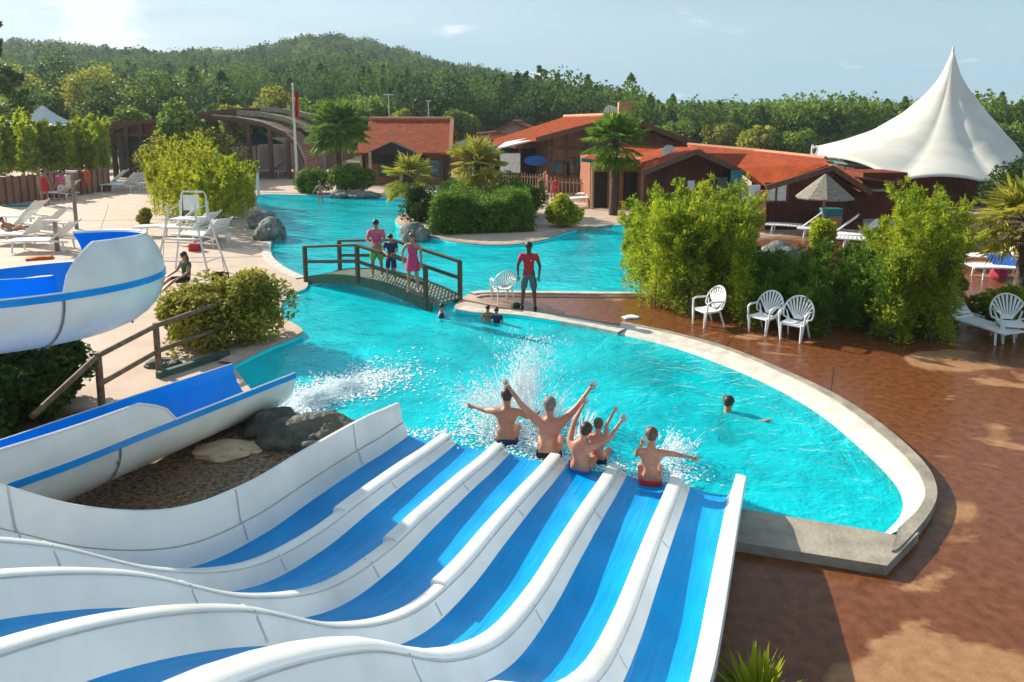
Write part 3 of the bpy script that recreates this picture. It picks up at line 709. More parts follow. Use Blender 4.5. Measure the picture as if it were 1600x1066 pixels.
# ------------------------------------------------------------------ upper loop of the flume, high on the left
def ang_pts(c, r, a0, a1, z0, z1, n=9):
    return [Vector((c[0]+r*cos(R(a0+(a1-a0)*i/(n-1))), c[1]+r*sin(R(a0+(a1-a0)*i/(n-1))), z0+(z1-z0)*i/(n-1))) for i in range(n)]
flume('curved_flume', 'white and blue tube slide turning in a raised loop on the left above the shrubs',
      ang_pts((-7.85, 9.6), 1.95, 215, -115, 2.05, 3.2, 17), .72, [(-1, .40, .735, 46, (0, .12))], None, [.2, .41, .60, .735])
# ================================================================== PEOPLE
def skin_body(V, E, Rd, root=0, sub=2):
    me = bpy.data.meshes.new('b'); me.from_pydata([tuple(v) for v in V], E, [])
    o = bpy.data.objects.new('b', me); COL.objects.link(o)
    md = o.modifiers.new('s', 'SKIN'); md.use_smooth_shade = True
    for i, r in enumerate(Rd):
        sv = me.skin_vertices[0].data[i]; sv.radius = (r, r) if not isinstance(r, tuple) else r; sv.use_root = (i == root)
    m2 = o.modifiers.new('u', 'SUBSURF'); m2.levels = sub; m2.render_levels = sub
    out = bpy.data.meshes.new_from_object(o.evaluated_get(bpy.context.evaluated_depsgraph_get()))
    bpy.data.objects.remove(o); bpy.data.meshes.remove(me)
    return out
def mesh_join(name, meshes, m):
    bm = bmesh.new()
    for x in meshes: bm.from_mesh(x)
    me = bpy.data.meshes.new(name); bm.to_mesh(me); bm.free(); me.materials.append(M[m])
    for p in me.polygons: p.use_smooth = True
    return me
STAND = dict(pel=(0, 0, .95), spi=(0, -.01, 1.12), che=(0, -.01, 1.33), nek=(0, 0, 1.50), hed=(0, .02, 1.66),
             shL=(-.185, 0, 1.42), elL=(-.25, -.03, 1.13), haL=(-.26, .07, .88), shR=(.185, 0, 1.42), elR=(.25, -.03, 1.13), haR=(.26, .07, .88),
             hiL=(-.10, 0, .90), knL=(-.12, .03, .50), anL=(-.14, -.02, .09), hiR=(.10, 0, .90), knR=(.12, .03, .50), anR=(.14, -.02, .09))
SIT = dict(pel=(0, 0, .12), spi=(0, -.03, .30), che=(0, -.03, .52), nek=(0, -.01, .69), hed=(0, .03, .85),
           shL=(-.185, -.01, .61), elL=(-.30, .10, .36), haL=(-.28, .36, .25), shR=(.185, -.01, .61), elR=(.30, .10, .36), haR=(.28, .36, .25),
           hiL=(-.10, .03, .10), knL=(-.14, .46, .16), anL=(-.15, .86, -.10), hiR=(.10, .03, .10), knR=(.14, .46, .16), anR=(.15, .86, -.10))
def person(label, loc, face, h=1.75, pose=STAND, skin='skin', hair='hair', hairstyle='short', shirt=None, shorts=None, dress=None, group=None, fem=False, bulk=1.0, lean=(0, 0), upd={}, sock=None, band=None, feetfwd=True):
    """one body mesh; hair and clothing are its children. face: direction the person looks at, degrees from +Y clockwise"""
    J = {k: Vector(v) for k, v in {**pose, **upd}.items()}; s = h/1.78
    for k in J:
        z = J[k].z-J['pel'].z
        if z > 0: J[k] = J[k]+Vector((lean[0]*z, lean[1]*z, 0))
    root = thing('person', label, 'person', loc, -R(face), group); mw = wm(root) @ Matrix.Scale(s, 4); b = bulk
    names = ['pel', 'spi', 'che', 'nek', 'hed', 'shL', 'elL', 'haL', 'shR', 'elR', 'haR', 'hiL', 'knL', 'anL', 'hiR', 'knR', 'anR']
    V = [J[n] for n in names]; w = .95 if fem else 1
    rad = [.125*b, (.105 if fem else .118)*b, .130*b*w, .052, .088, .062*b*w, .040*b, .026, .062*b*w, .040*b, .026, .085*b, .058*b, .036, .085*b, .058*b, .036]
    E = [(0, 1), (1, 2), (2, 3), (3, 4), (2, 5), (5, 6), (6, 7), (2, 8), (8, 9), (9, 10), (0, 11), (11, 12), (12, 13), (0, 14), (14, 15), (15, 16)]
    up = (J['hed']-J['nek']).normalized()
    V.append(J['hed']+up*.075); rad.append(.070); E.append((4, 17))                # skull top
    V.append((J['che']+J['spi'])/2+Vector((0, .0, 0))); rad.append(.122*b*w); E = [e for e in E if e != (1, 2)]+[(1, 18), (18, 2)]
    for a, hnd, sg in (('anL', 'haL', -1), ('anR', 'haR', 1)):
        i = names.index(a); kn = J['kn'+a[-1]]; sh = (J[a]-kn).normalized()
        fwd = Vector((0, 1, 0)) if abs(sh.z) > .6 else Vector((0, .35, .9)).normalized()
        heel = J[a]+sh*.045; V.append(heel+fwd*.02); rad.append(.034); E.append((i, len(V)-1)); V.append(heel+fwd*.13+Vector((sg*.02, 0, -.012))); rad.append(.026); E.append((len(V)-2, len(V)-1))
    for hnd in ('haL', 'haR'):
        i = names.index(hnd); el = J['el'+hnd[-1]]; d = (J[hnd]-el).normalized(); V.append(J[hnd]+d*.06); rad.append(.030); E.append((i, len(V)-1))
    body = skin_body([v for v in V], E, rad); parts = [body]
    mb = MB()                                                                    # fingers, thumb, nose, ears
    fwdh = Vector((0, 1, 0)); fwdh = (fwdh-up*fwdh.dot(up)).normalized(); sx_ = up.cross(fwdh)
    mb.ell(J['hed']+fwdh*.092-up*.005, (.013, .017, .022), 6, 5); mb.ell(J['hed']+fwdh*.078-up*.055, (.022, .02, .012), 6, 4)
    for sg in (-1, 1): mb.ell(J['hed']+sx_*sg*.086, (.012, .02, .03), 6, 5)
    for hnd, sg in (('haL', -1), ('haR', 1)):
        el = J['el'+hnd[-1]]; d = (J[hnd]-el).normalized(); side = d.cross(Vector((0, 1, .2))).normalized()
        nrm = side.cross(d).normalized(); pc = J[hnd]+d*.085
        for q, (o_, ln) in enumerate(((-.030, .062), (-.010, .075), (.010, .070), (.029, .055))):
            a0 = pc+side*o_; a1 = a0+d*ln*.5+side*o_*.35; a2 = a1+d*ln*.5+side*o_*.2+nrm*.012
            mb.tube([a0-d*.02, a0, a1, a2], [.010, .0095, .0085, .006], 6)
        mb.tube([J[hnd]+d*.03+side*.02*-sg, J[hnd]+d*.06+side*.05*-sg, J[hnd]+d*.085+side*.062*-sg], [.011, .010, .007], 6)
    t = bpy.data.meshes.new('t'); t.from_pydata([tuple(v) for v in mb.v], [], mb.f); bt = bmesh.new(); bt.from_mesh(t); bmesh.ops.recalc_face_normals(bt, faces=bt.faces); bt.to_mesh(t); bt.free(); parts.append(t)
    me = mesh_join('body', parts, skin); me.transform(mw); link_mesh('body', me, root)
    def cloth(nm, idx, edges, rr, m, sub=2, rt=0):
        me = skin_body([V_[i] if isinstance(i, int) else i for i in idx], edges, rr, rt, sub)
        me.materials.clear(); me.materials.append(M[m]); me.transform(mw); return link_mesh(nm, me, root)
    V_ = V
    if shorts:
        kL = J['hiL'].lerp(J['knL'], .98); kR = J['hiR'].lerp(J['knR'], .98)
        if shorts[1] == 'brief':
            kL = J['hiL'].lerp(J['knL'], .16); kR = J['hiR'].lerp(J['knR'], .16)
        if shorts[1] == 'long': kL = J['hiL'].lerp(J['anL'], .93); kR = J['hiR'].lerp(J['anR'], .93)
        cloth('shorts', [J['pel'].lerp(J['spi'], .35), J['pel'], J['hiL'], kL, J['hiR'], kR], [(0, 1), (1, 2), (2, 3), (1, 4), (4, 5)], [.130*b, .146*b, .108*b, .092*b, .108*b, .092*b], shorts[0], rt=1)
    if shirt:
        col, sl_ = shirt; eL = J['shL'].lerp(J['elL'], sl_); eR = J['shR'].lerp(J['elR'], sl_)
        cloth('shirt', [J['pel'].lerp(J['spi'], -.55), J['spi'], (J['che']+J['spi'])/2, J['che'], J['shL'], eL, J['shR'], eR, J['che'].lerp(J['nek'], .6)], [(0, 1), (1, 2), (2, 3), (3, 4), (4, 5), (3, 6), (6, 7), (3, 8)],
              [.140*b, .134*b, .138*b, .146*b, .078*b, .064*b, .078*b, .064*b, .072], col, rt=3)
    if dress:
        hem = J['pel'].lerp((J['knL']+J['knR'])/2, .62)
        ch = [(hem, .215, .19), (J['pel'].lerp(hem, .4), .20, .165), (J['pel'], .178, .145), (J['spi'], .132, .112), ((J['che']+J['spi'])/2, .146, .122), (J['che'], .150, .124), (J['che'].lerp(J['nek'], .35), .140, .10), (J['che'].lerp(J['nek'], .6), .10, .07)]
        db = MB(); db.loft([[Vector((c.x+rx*cos(2*pi*k/16), c.y+ry*sin(2*pi*k/16), c.z)) for k in range(16)] for c, rx, ry in ch], closed=True)
        me = bpy.data.meshes.new('dress'); me.from_pydata([tuple(v) for v in db.v], [], db.f); me.materials.append(M[dress])
        for p in me.polygons: p.use_smooth = True
        me.transform(mw); link_mesh('dress', me, root)
    if band: cloth('bikini_top', [J['che']-Vector((0, 0, .05)), J['che']-Vector((0, 0, .085))], [(0, 1)], [.136*b*w, .134*b*w], band)
    if hair:
        hb = MB(); q = Matrix((sx_, fwdh, up)).transposed()
        hb.ell(J['hed']+up*.035-fwdh*.014, (.098, .106, .094), 12, 8, q)
        if hairstyle == 'long': hb.ell(J['hed']-fwdh*.075-up*.10, (.075, .045, .17), 10, 8, q)
        if hairstyle == 'short': hb.ell(J['hed']-fwdh*.05-up*.01, (.080, .058, .075), 10, 6, q)
        if hairstyle == 'bun': hb.ell(J['hed']-fwdh*.09+up*.09, (.045, .045, .045), 8, 6, q); hb.ell(J['hed']-fwdh*.05-up*.01, (.078, .055, .07), 10, 6, q)
        me = bpy.data.meshes.new('hair'); me.from_pydata([tuple(v) for v in hb.v], [], hb.f); me.materials.append(M[hair])
        for p in me.polygons: p.use_smooth = True
        me.transform(mw); link_mesh('hair', me, root)
    return root
def people():
    gs = 'riders landing at the foot of the multi-lane slide'
    A = 14
    person('bather splashing in with bent arms beside the tall splash, leftmost of the four riders', (*G(792, 694, -.1).xy, -.15), -10+A, 1.78, SIT, 'skin', 'hair', shorts=('c_navy', 'brief'), group=gs, bulk=1.05,
           upd=dict(elL=(-.34, .12, .55), haL=(-.55, .22, .56), elR=(.31, .12, .46), haR=(.42, .26, .44)))
    person('grey haired bather with both arms thrown wide in a V', (*G(858, 712, -.05).xy, -.14), A-6, 1.86, SIT, 'skin2', 'hairgrey', shorts=('c_black', 'brief'), group=gs, bulk=1.12,
           upd=dict(shL=(-.20, 0, .63), elL=(-.42, .06, .82), haL=(-.60, .12, 1.04), shR=(.20, 0, .63), elR=(.40, .06, .84), haR=(.56, .12, 1.07)))
    person('dark haired rider in dark trunks leaning sideways with two raised arms', (*G(906, 733, 0).xy, -.10), A+8, 1.66, SIT, 'skin2', 'hair', shorts=('c_blue', 'brief'), group=gs, lean=(.04, -.05),
           upd=dict(spi=(.01, -.05, .28), che=(0, -.06, .48), nek=(.03, -.02, .63), hed=(.06, .03, .77), shL=(-.18, -.02, .55), elL=(-.16, .14, .82), haL=(-.06, .22, 1.06), shR=(.19, -.02, .53), elR=(.42, .06, .66), haR=(.56, .16, .92)))
    person('small child sitting in front of the leaning rider, one arm up', (*(G(930, 722, 0)+Vector((.05, .12, 0))).xy, -.12), A+4, 1.36, SIT, 'skin2', 'hairbrown', shorts=('c_navy', 'brief'), group=gs,
           upd=dict(shR=(.16, 0, .60), elR=(.16, .04, .86), haR=(.28, .08, 1.10)))
    person('person with tied up brown hair and red bikini, one arm thrown out right', (*G(1016, 752, 0).xy, -.12), A-4, 1.66, SIT, 'skin2', 'hairbrown', 'bun', shorts=('cloth_red', 'brief'), group=gs, fem=True, band='cloth_red', bulk=.98,
           upd=dict(elL=(-.22, .20, .42), haL=(-.14, .40, .50), shR=(.18, 0, .60), elR=(.36, .06, .56), haR=(.58, .12, .50)))
    # swimmer in the big pool
    person('lone swimmer with head and shoulders above the water near the curved pool edge', (*G(1137, 641, -.05).xy, -.72), 60, 1.7, SIT, 'skin', 'hair', shorts=('c_black', 'brief'),
           upd=dict(elL=(-.34, .16, .56), haL=(-.48, .38, .66), elR=(.38, .10, .60), haR=(.64, .22, .68)))
    # three people on the footbridge
    gb = 'people looking on from the wooden footbridge'
    def on(px, py): p = G(px, py, .42); return (p.x, p.y, .50)
    person('adult in a pink shirt and lime shorts leaning on the footbridge rail', on(590, 438), 175, 1.72, STAND, 'skin', 'hair', shirt=('c_pink', .75), shorts=('c_green', 'mid'), group=gb, lean=(0, .12), bulk=1.1,
           upd=dict(elL=(-.26, .16, 1.16), haL=(-.08, .36, 1.10), elR=(.26, .16, 1.16), haR=(.10, .38, 1.08)))
    person('child in a navy top and dark trousers in the middle of the footbridge', on(612, 446), 178, 1.40, STAND, 'skin', 'hair', shirt=('c_navy', .7), shorts=('c_navy', 'mid'), group=gb, lean=(0, .05),
           upd=dict(elL=(-.25, .12, 1.18), haL=(-.12, .34, 1.12), elR=(.25, .12, 1.18), haR=(.12, .34, 1.12)))
    person('person with long fair hair in a short magenta dress on the footbridge', on(646, 462), 185, 1.62, STAND, 'skin', 'hairbrown', 'long', dress='c_magenta', group=gb, fem=True,
           upd=dict(elR=(.30, .02, 1.18), haR=(.26, .10, 1.0)))
    p = G(826, 483, 0)
    lg = person('pool attendant in red polo shirt and grey shorts standing between the two pools', (p.x, p.y, .0), 186, 1.84, STAND, 'skindark', 'hair', shirt=('cloth_red', .55), shorts=('c_grey', 'mid'), bulk=1.06,
           upd=dict(anL=(-.17, 0, .09), knL=(-.14, .03, .5), anR=(.17, 0, .09), knR=(.14, .03, .5), elL=(-.29, -.02, 1.14), haL=(-.27, .08, .90), elR=(.29, -.02, 1.14), haR=(.27, .08, .90)))
    # chest mark
    mk = MB(); c = wm(lg) @ Vector((-.07, .158, 1.36)); mk.ell(c, (.022, .006, .014), 8, 5); mk.build('chest_badge', 'c_white', lg)
    sh = MB()
    for sx in (-1, 1):
        c = wm(lg) @ Vector((sx*.178, .05, .055)); sh.ell(c, (.055, .14, .05), 10, 6, Matrix.Rotation(-R(186), 3, 'Z'))
        sh.build('shoe', 'c_black', lg, True); sh = MB()
    gk = 'children at the edge of the big pool'
    person('bare shouldered child with short dark hair crouching in the water below the attendant', (*G(762, 500, -.05).xy, -.28), 160, 1.15, SIT, 'skin', 'hair', shorts=('c_green', 'brief'), group=gk)
    person('child in a dark navy swim top kneeling in the water below the attendant', (*G(776, 503, -.05).xy, -.28), 200, 1.12, SIT, 'skin', 'hair', shirt=('c_navy', .6), shorts=('c_navy', 'brief'), group=gk)
    person('swimmer in a dark top lying in the water under the footbridge end', (*G(690, 494, -.05).xy, -.42), 80, 1.3, SIT, 'skin2', 'hair', shirt=('c_navy', .5), shorts=('c_navy', 'brief'))
    person('person in red swim bottoms wading in the far pool', (*G(501, 322, -.3).xy, -.42), 180, 1.72, STAND, 'skin2', 'hairbrown', 'long', shorts=('cloth_red', 'brief'), band='cloth_red', fem=True, upd=dict(elL=(-.30, .02, 1.2), haL=(-.12, .16, 1.05), elR=(.32, .02, 1.2), haR=(.42, .1, 1.0)))
    person('person with long dark hair sitting behind the olive shrub next to the curved flume', (*G(292, 458, 0).xy, .32), 215, 1.7, SIT, 'skin', 'hair', 'long', shirt=('c_dgreen', .4), shorts=('c_black', 'mid'), fem=True)
    gl_ = 'people standing on the deck by the wooden fence'
    def st(x, y, f, lab, **k): q = G(x, y); person(lab, (q.x, q.y, 0), f, group=gl_, **k)
    st(137, 304, 190, 'person in an orange shirt and orange shorts beside the tall white post', shirt=('c_orange', .6), shorts=('c_orange', 'mid'), h=2.0, bulk=1.15)
    st(71, 320, 120, 'person in a long red beach dress on the deck at the left', dress='cloth_red', h=2.15, fem=True, skin='skin')
    st(97, 313, 170, 'person in a pink top under the bamboo, third from the orange clad person', shirt=('c_pink', .5), shorts=('c_white', 'mid'), h=1.9)
    st(109, 311, 200, 'person in a white shirt just left of the tall post', shirt=('c_white', .5), shorts=('cloth_red', 'mid'), h=1.9)
    st(846, 316, 180, 'person in a dark green dress by the picket fence', dress='c_dgreen', h=1.75, fem=True, hairstyle='long')
    st(868, 313, 200, 'person in a red top with a white bag by the picket fence', shirt=('cloth_red', .6), shorts=('cloth_red', 'mid'), h=1.5)
    st(598, 285, 160, 'small person in a white top near the striped chairs', shirt=('c_white', .5), shorts=('c_black', 'mid'), h=1.5)
    q = G(32, 378)
    LIE = dict(pel=(0, 0, .05), spi=(0, -.18, .12), che=(0, -.36, .25), nek=(0, -.48, .38), hed=(0, -.56, .50), shL=(-.19, -.40, .30), elL=(-.32, -.2, .12), haL=(-.28, .02, .08), shR=(.19, -.40, .30), elR=(.32, -.2, .12), haR=(.28, .02, .08),
               hiL=(-.1, .05, .05), knL=(-.13, .45, .22), anL=(-.14, .85, .05), hiR=(.1, .05, .05), knR=(.13, .45, .30), anR=(.14, .8, .05))
    person('sunbather in red lying on a white lounger at the far left', (q.x-.3, q.y+.1, .42), 100, 1.75, LIE, 'skin', 'hair', shorts=('cloth_red', 'brief'), band='cloth_red', fem=True)
people()
# ================================================================== FOOTBRIDGE, RAILS, FENCES
def footbridge():
    A = G(472, 436, .08); Bc = G(590, 452, .42); Cc = G(722, 480, .06)      # near edge line
    A2 = G(516, 425, .08); B2 = G(578, 424, .42)
    # axis from west bank to east bank, deck 1.5 m wide, with one kink at the crown
    a = G(478, 436, .06); c = G(676, 480, .04); ax_ = (c-a); ax_.z = 0; L_ = ax_.length; ax_.normalize(); sd = Vector((-ax_.y, ax_.x, 0))
    root = thing('footbridge', 'arched wooden footbridge with dark rails between the two pools', 'footbridge', tuple(a))
    def zz(t): return .10+.36*max(0, sin(pi*min(1, t*1.0)))**.8
    Wd = 1.1; T = [i/24 for i in range(25)]
    mb = MB(); mb.loft([[a+ax_*L_*t+sd*q+Vector((0, 0, zz(t)-a.z+dz)) for q, dz in ((.0, 0), (Wd, 0), (Wd, -.05), (.0, -.05))] for t in T], closed=True, caps=True); mb.build('deck_planks', 'plank', root)
    gp = MB()
    for i in range(1, 36):
        t = i/36; p = a+ax_*L_*t; p.z = zz(t)+.003; gp.bar(p+sd*.02, p+sd*(Wd-.02), .014, .004)
    gp.build('plank_gap', 'gutter', root)
    for q in (-.04, Wd+.04):
        mb = MB(); mb.loft([[a+ax_*L_*t+sd*(q+e)+Vector((0, 0, zz(t)-a.z+dz)) for e, dz in ((-.04, .03), (.04, .03), (.04, -.24), (-.04, -.24))] for t in T], closed=True, caps=True); mb.build('side_beam', 'greenwood', root)
    for q, ts in ((-.08, (.02, .47, .97)), (Wd+.08, (.04, .5, .99))):
        tops = []
        for t in ts:
            p = a+ax_*L_*t+sd*q; p.z = zz(t); tops.append(p)
            mb = MB(); mb.box((p.x, p.y, p.z+.42), (.11, .11, 1.15), math.atan2(ax_.y, ax_.x)); mb.build('post', 'darkrail', root, bevel=.01)
        for k in range(2):
            for hh, w in ((.98, .12), (.50, .09)):
                mb = MB(); mb.bar(tops[k]+Vector((0, 0, hh)), tops[k+1]+Vector((0, 0, hh)), .06 if hh < .9 else .12, w if hh < .9 else .07); mb.build('rail', 'darkrail', root)
    return root
footbridge()
def step_rail():
    root = thing('wooden_railing', 'weathered timber railing with two rails beside the straight flume', 'railing', tuple(G(248, 580)))
    P3 = [G(160, 640, 0), G(249, 585, 0), G(350, 545, 0)]
    hs = [.98, 1.0, 1.05]
    for p, h in zip(P3, hs):
        mb = MB(); mb.tube([p-Vector((0, 0, .1)), p+Vector((0, 0, h+.06))], .062, 10); mb.build('post', 'wood', root, True)
    for k in range(2):
        for f in (1.0, .48):
            mb = MB(); mb.tube([P3[k]+Vector((0, 0, hs[k]*f)), P3[k+1]+Vector((0, 0, hs[k+1]*f))], .05, 10); mb.build('rail', 'wood', root, True)
    mb = MB(); q = P3[0]+(P3[0]-P3[1])*.9
    mb.tube([P3[0]+Vector((0, 0, .98)), q+Vector((0, 0, .55))], .05, 10); mb.build('rail', 'wood', root, True)
    b = MB(); b.bar(G(246, 588, .05), G(357, 553, .05), .12, .16); b.build('ground_beam', 'greenwood', root)
step_rail()
def paling(name, label, a, b, h, m, step, w=.09, rails=(.25, .8), posts=None, gap=None):
    a = Vector(a); b = Vector(b); d = b-a; L_ = d.length; n = max(2, int(L_/step)); root = thing(name, label, 'fence', tuple(a)); dd = d.normalized()
    mb = MB()
    for i in range(n+1):
        p = a+d*i/n; hh = h*random.uniform(.95, 1.03); mb.box((p.x, p.y, p.z+hh/2), (w*random.uniform(.85, 1.1), .02, hh), math.atan2(d.y, d.x))
    mb.build('pale_board', m, root)['kind'] = 'stuff'
    for r_ in rails:
        mb = MB(); nn = Vector((-dd.y, dd.x, 0))*.03; mb.bar(a+nn+Vector((0, 0, h*r_)), b+nn+Vector((0, 0, h*r_)), .05, .08); mb.build('rail', m, root)
    np_ = posts or max(2, int(L_/2.4))
    for i in range(np_+1):
        p = a+d*i/np_+Vector((-dd.y, dd.x, 0))*.06; mb = MB(); mb.box((p.x, p.y, p.z+h*.54), (.10, .10, h*1.08)); mb.build('post', m, root)
    return root
paling('wooden_fence', 'tall brown board fence behind the people on the left deck', AT(0, 322, 42), AT(172, 300, 51), 1.75, M['cladding'], .16, .15)
palem = mat('pale_pickets', (.40, .27, .16), .85, (.28, .18, .1), 4)
paling('picket_fence', 'pale picket fence behind the far pool below the orange walled kiosk', AT(850, 309, 46), AT(985, 318, 44), 1.35, palem, .24, .08)
paling('picket_fence', 'long brown picket fence in front of the gabled hall terrace', AT(640, 283, 60), AT(850, 300, 50), 1.25, palem, .26, .08)
paling('picket_fence', 'low slatted fence behind the round bushes of the far pool', AT(460, 283, 60), AT(600, 286, 60), 1.0, palem, .3, .1)
# ------------------------------------------------------------------ plastic fan chairs
def fan_chair():
    root = thing('fan_chair', 'x', 'chair'); 
    seat = MB(); rows = []
    for j in range(7):
        y = -.22+.44*j/6; z = .40-.02*sin(pi*j/6)+(.0 if j < 6 else -.02); w = .23+.02*(j/6)
        rows.append([Vector((-w, y, z+.012)), Vector((-w*.5, y, z-.006)), Vector((0, y, z-.01)), Vector((w*.5, y, z-.006)), Vector((w, y, z+.012)), Vector((w, y, z-.03)), Vector((-w, y, z-.03))])
    seat.loft(rows, closed=True, caps=True); seat.build('seat', 'plastic', root, True)
    def back(x, z):  # rearward bending backrest surface, y behind the seat
        return Vector((x, -.20-(z-.40)*.34+.25*x*x, z))
    n = 9
    for k in range(n):
        a = R(-64+128*k/(n-1)); top = (.31*sin(a), .58+.33*cos(a)); bot = (.09*sin(a*1.1), .44)
        mb = MB(); c0, c1 = Vector((bot[0], 0, bot[1])), Vector((top[0], 0, top[1])); pts = [c0.lerp(c1, t) for t in (0, .33, .66, 1)]
        sidev = Vector((c1-c0)).normalized().cross(Vector((0, 1, 0)))
        rows = []
        for t, p in zip((0, .33, .66, 1), pts):
            w = .010+.012*t; l, r_ = p-sidev*w, p+sidev*w
            L0, R0 = back(l.x, l.z), back(r_.x, r_.z); th = Vector((0, -.016, 0)); rows.append([L0, R0, R0+th, L0+th])
        mb.loft(rows, closed=True, caps=True); mb.build('back_slat', 'plastic', root)
    rim_ = MB(); pts = [back(.33*sin(a), .58+.345*cos(a)) for a in [R(-112+224*i/24) for i in range(25)]]; pts = [back(-.16, .40)]+pts+[back(.16, .40)]
    rim_.tube(pts, .019, 8); rim_.build('back_rim', 'plastic', root, True)
    fan = MB(); fan.loft([[back(.10*sin(a), .42+.10*cos(a)*q) for q in (0, 1)] for a in [R(-90+180*i/12) for i in range(13)]]); fan.build('back_shell', 'plastic', root)
    for sx in (-1, 1):
        arm = MB(); arm.tube([(sx*.22, .23, 0), (sx*.265, .22, .35), (sx*.285, .20, .60), (sx*.29, .10, .635), (sx*.29, -.12, .63), back(sx*.31, .62)], [.018, .022, .024, .026, .024, .018], 8); arm.build('armrest', 'plastic', root, True)
        leg = MB(); leg.tube([(sx*.24, -.34, 0), (sx*.22, -.25, .22), (sx*.20, -.20, .42), (sx*.27, -.24, .60)], [.018, .022, .022, .016], 8); leg.build('leg', 'plastic', root, True)
        lg = MB(); lg.tube([(sx*.215, .24, 0), (sx*.225, .225, .40)], [.022, .026], 8); lg.build('leg', 'plastic', root, True)
    return root
fc = fan_chair()
def gp(x, y, z=0): p = G(x, y, z); return (p.x, p.y, z)
place_all(fc, [(gp(1104, 508), R(112), 'white fan backed plastic chair standing alone in front of the bamboo, left of the pair', 1.03),
               (gp(1192, 519), R(128), 'white fan backed plastic chair, the left one of the close pair by the curved pool', 1.03),
               (gp(1240, 530), R(140), 'white fan backed plastic chair, the right one of the close pair by the curved pool', 1.03),
               (gp(1578, 533), R(165), 'white fan backed plastic chair in the shade at the right edge beside the lounger', 1.1),
               (gp(785, 470), R(20), 'white plastic chair on the strip between the pools left of the attendant', 1.0)], 'white fan backed plastic chairs')
# ------------------------------------------------------------------ sun loungers
def lounger(name, slat='plastic', m='plastic'):
    root = thing(name, 'x', 'sun lounger')
    W_ = .62
    def surf(t):  # 0 foot .. 1 hinge
        return Vector((0, -.95+1.25*t, .34+.02*sin(pi*t)))
    for j in range(11):
        p = surf(j/10.0); mb = MB(); mb.box((0, p.y, p.z), (W_-.06, .095, .022)); mb.build('slat', slat, root)
    br = MB(); h0 = Vector((0, .33, .35)); d = Vector((0, .70, .62)).normalized()
    for j in range(7):
        p = h0+d*(.05+.115*j); br.box(tuple(p), (W_-.04, .09, .022), rx=math.atan2(.62, .70))
    br.build('backrest', slat, root)
    for sx in (-1, 1):
        mb = MB(); mb.tube([(sx*W_/2, -.98, .33), (sx*W_/2, -.3, .345), (sx*W_/2, .33, .34), (sx*W_/2, .85, .30)], .028, 8)
        mb.tube([Vector((sx*W_/2, 0, 0))+h0, Vector((sx*W_/2, 0, 0))+h0+d*.85], .024, 8); mb.build('side_frame', m, root, True)
    for sx in (-1, 1):
        for y in (-.72, .68):
            lg = MB(); lg.tube([(sx*.29, y, .33), (sx*.31, y+.03*(1 if y > 0 else -1), 0)], [.035, .022], 8); lg.build('leg', m, root, True)
    return root
lo_ = lounger('sun_lounger')
def L_(x, y, rz, lab, sc=1.0): return (gp(x, y), R(rz), lab, sc)
gL = 'white sun loungers round the pools'
lsp = [L_(1524, 520, 0, 'pale blue-white slatted lounger in the shade at the right with its back raised', 1.12)]
lsp[0] = (gp(1524, 524), R(18), lsp[0][2], .95)
for x, y, rz, lab, sc in [(1240, 366, -120, 'white lounger nearest the white door of the dark clubhouse', 1.2), (1292, 373, -120, 'white lounger under the thatched parasol, beside the teal cupboard', 1.2),
        (1358, 390, -120, 'white lounger right of the thatched parasol, half behind the bamboo', 1.2), (1545, 420, -105, 'white lounger below the stone wall at the right', 1.3),
        (1575, 436, -100, 'lounger with a blue and white towel at the right edge below the stone wall', 1.2),
        (300, 372, -110, 'white lounger pushed up to the yellow bamboo, behind the high chair', 1.35), (318, 383, -112, 'white lounger standing behind the legs of the high chair', 1.3),
        (262, 368, -80, 'white lounger left of the high chair with flat back', 1.3), (335, 376, -140, 'white lounger at the corner of the yellow bamboo', 1.2),
        (190, 300, -100, 'white lounger farthest back beyond the person in orange', 1.6), (165, 296, -80, 'white topped lounger behind the person in orange', 1.6),
        (90, 312, -95, 'white chair like lounger right of the person in red', 1.4), (208, 296, -95, 'white lounger by the edge of the yellow bamboo', 1.6),
        (30, 352, -95, 'empty white lounger behind the sunbather', 1.4), (34, 381, -95, 'white lounger carrying the sunbather in red', 1.3), (60, 366, -85, 'white lounger right behind the sunbather', 1.3),
        (12, 368, -85, 'white lounger cut by the left picture edge behind the sunbather', 1.3), (70, 392, -85, 'white lounger between the sunbather and the square post', 1.3),
        (418, 276, -90, 'white lounger in front of the arched pool hall', 1.7), (912, 322, -60, 'white lounger by the picket fence left of the tall palm', 1.5),
        (938, 316, -110, 'white lounger near the trunk of the tall palm', 1.5), (1330, 380, -100, 'white low lounger between the two right bamboos', 1.1)]:
    lsp.append(L_(x, y, rz, lab, sc))
place_all(lo_, lsp, gL)
tw = MB()
q = G(1575, 436, 0)
for k in range(6): tw.box((q.x-.32+.13*k, q.y+.35, .52+.01*k), (.12, .9, .02), R(-12), R(18))
tag(tw.build('towel', 'c_blue'), 'blue striped towel hanging over the lounger at the right edge', 'towel')
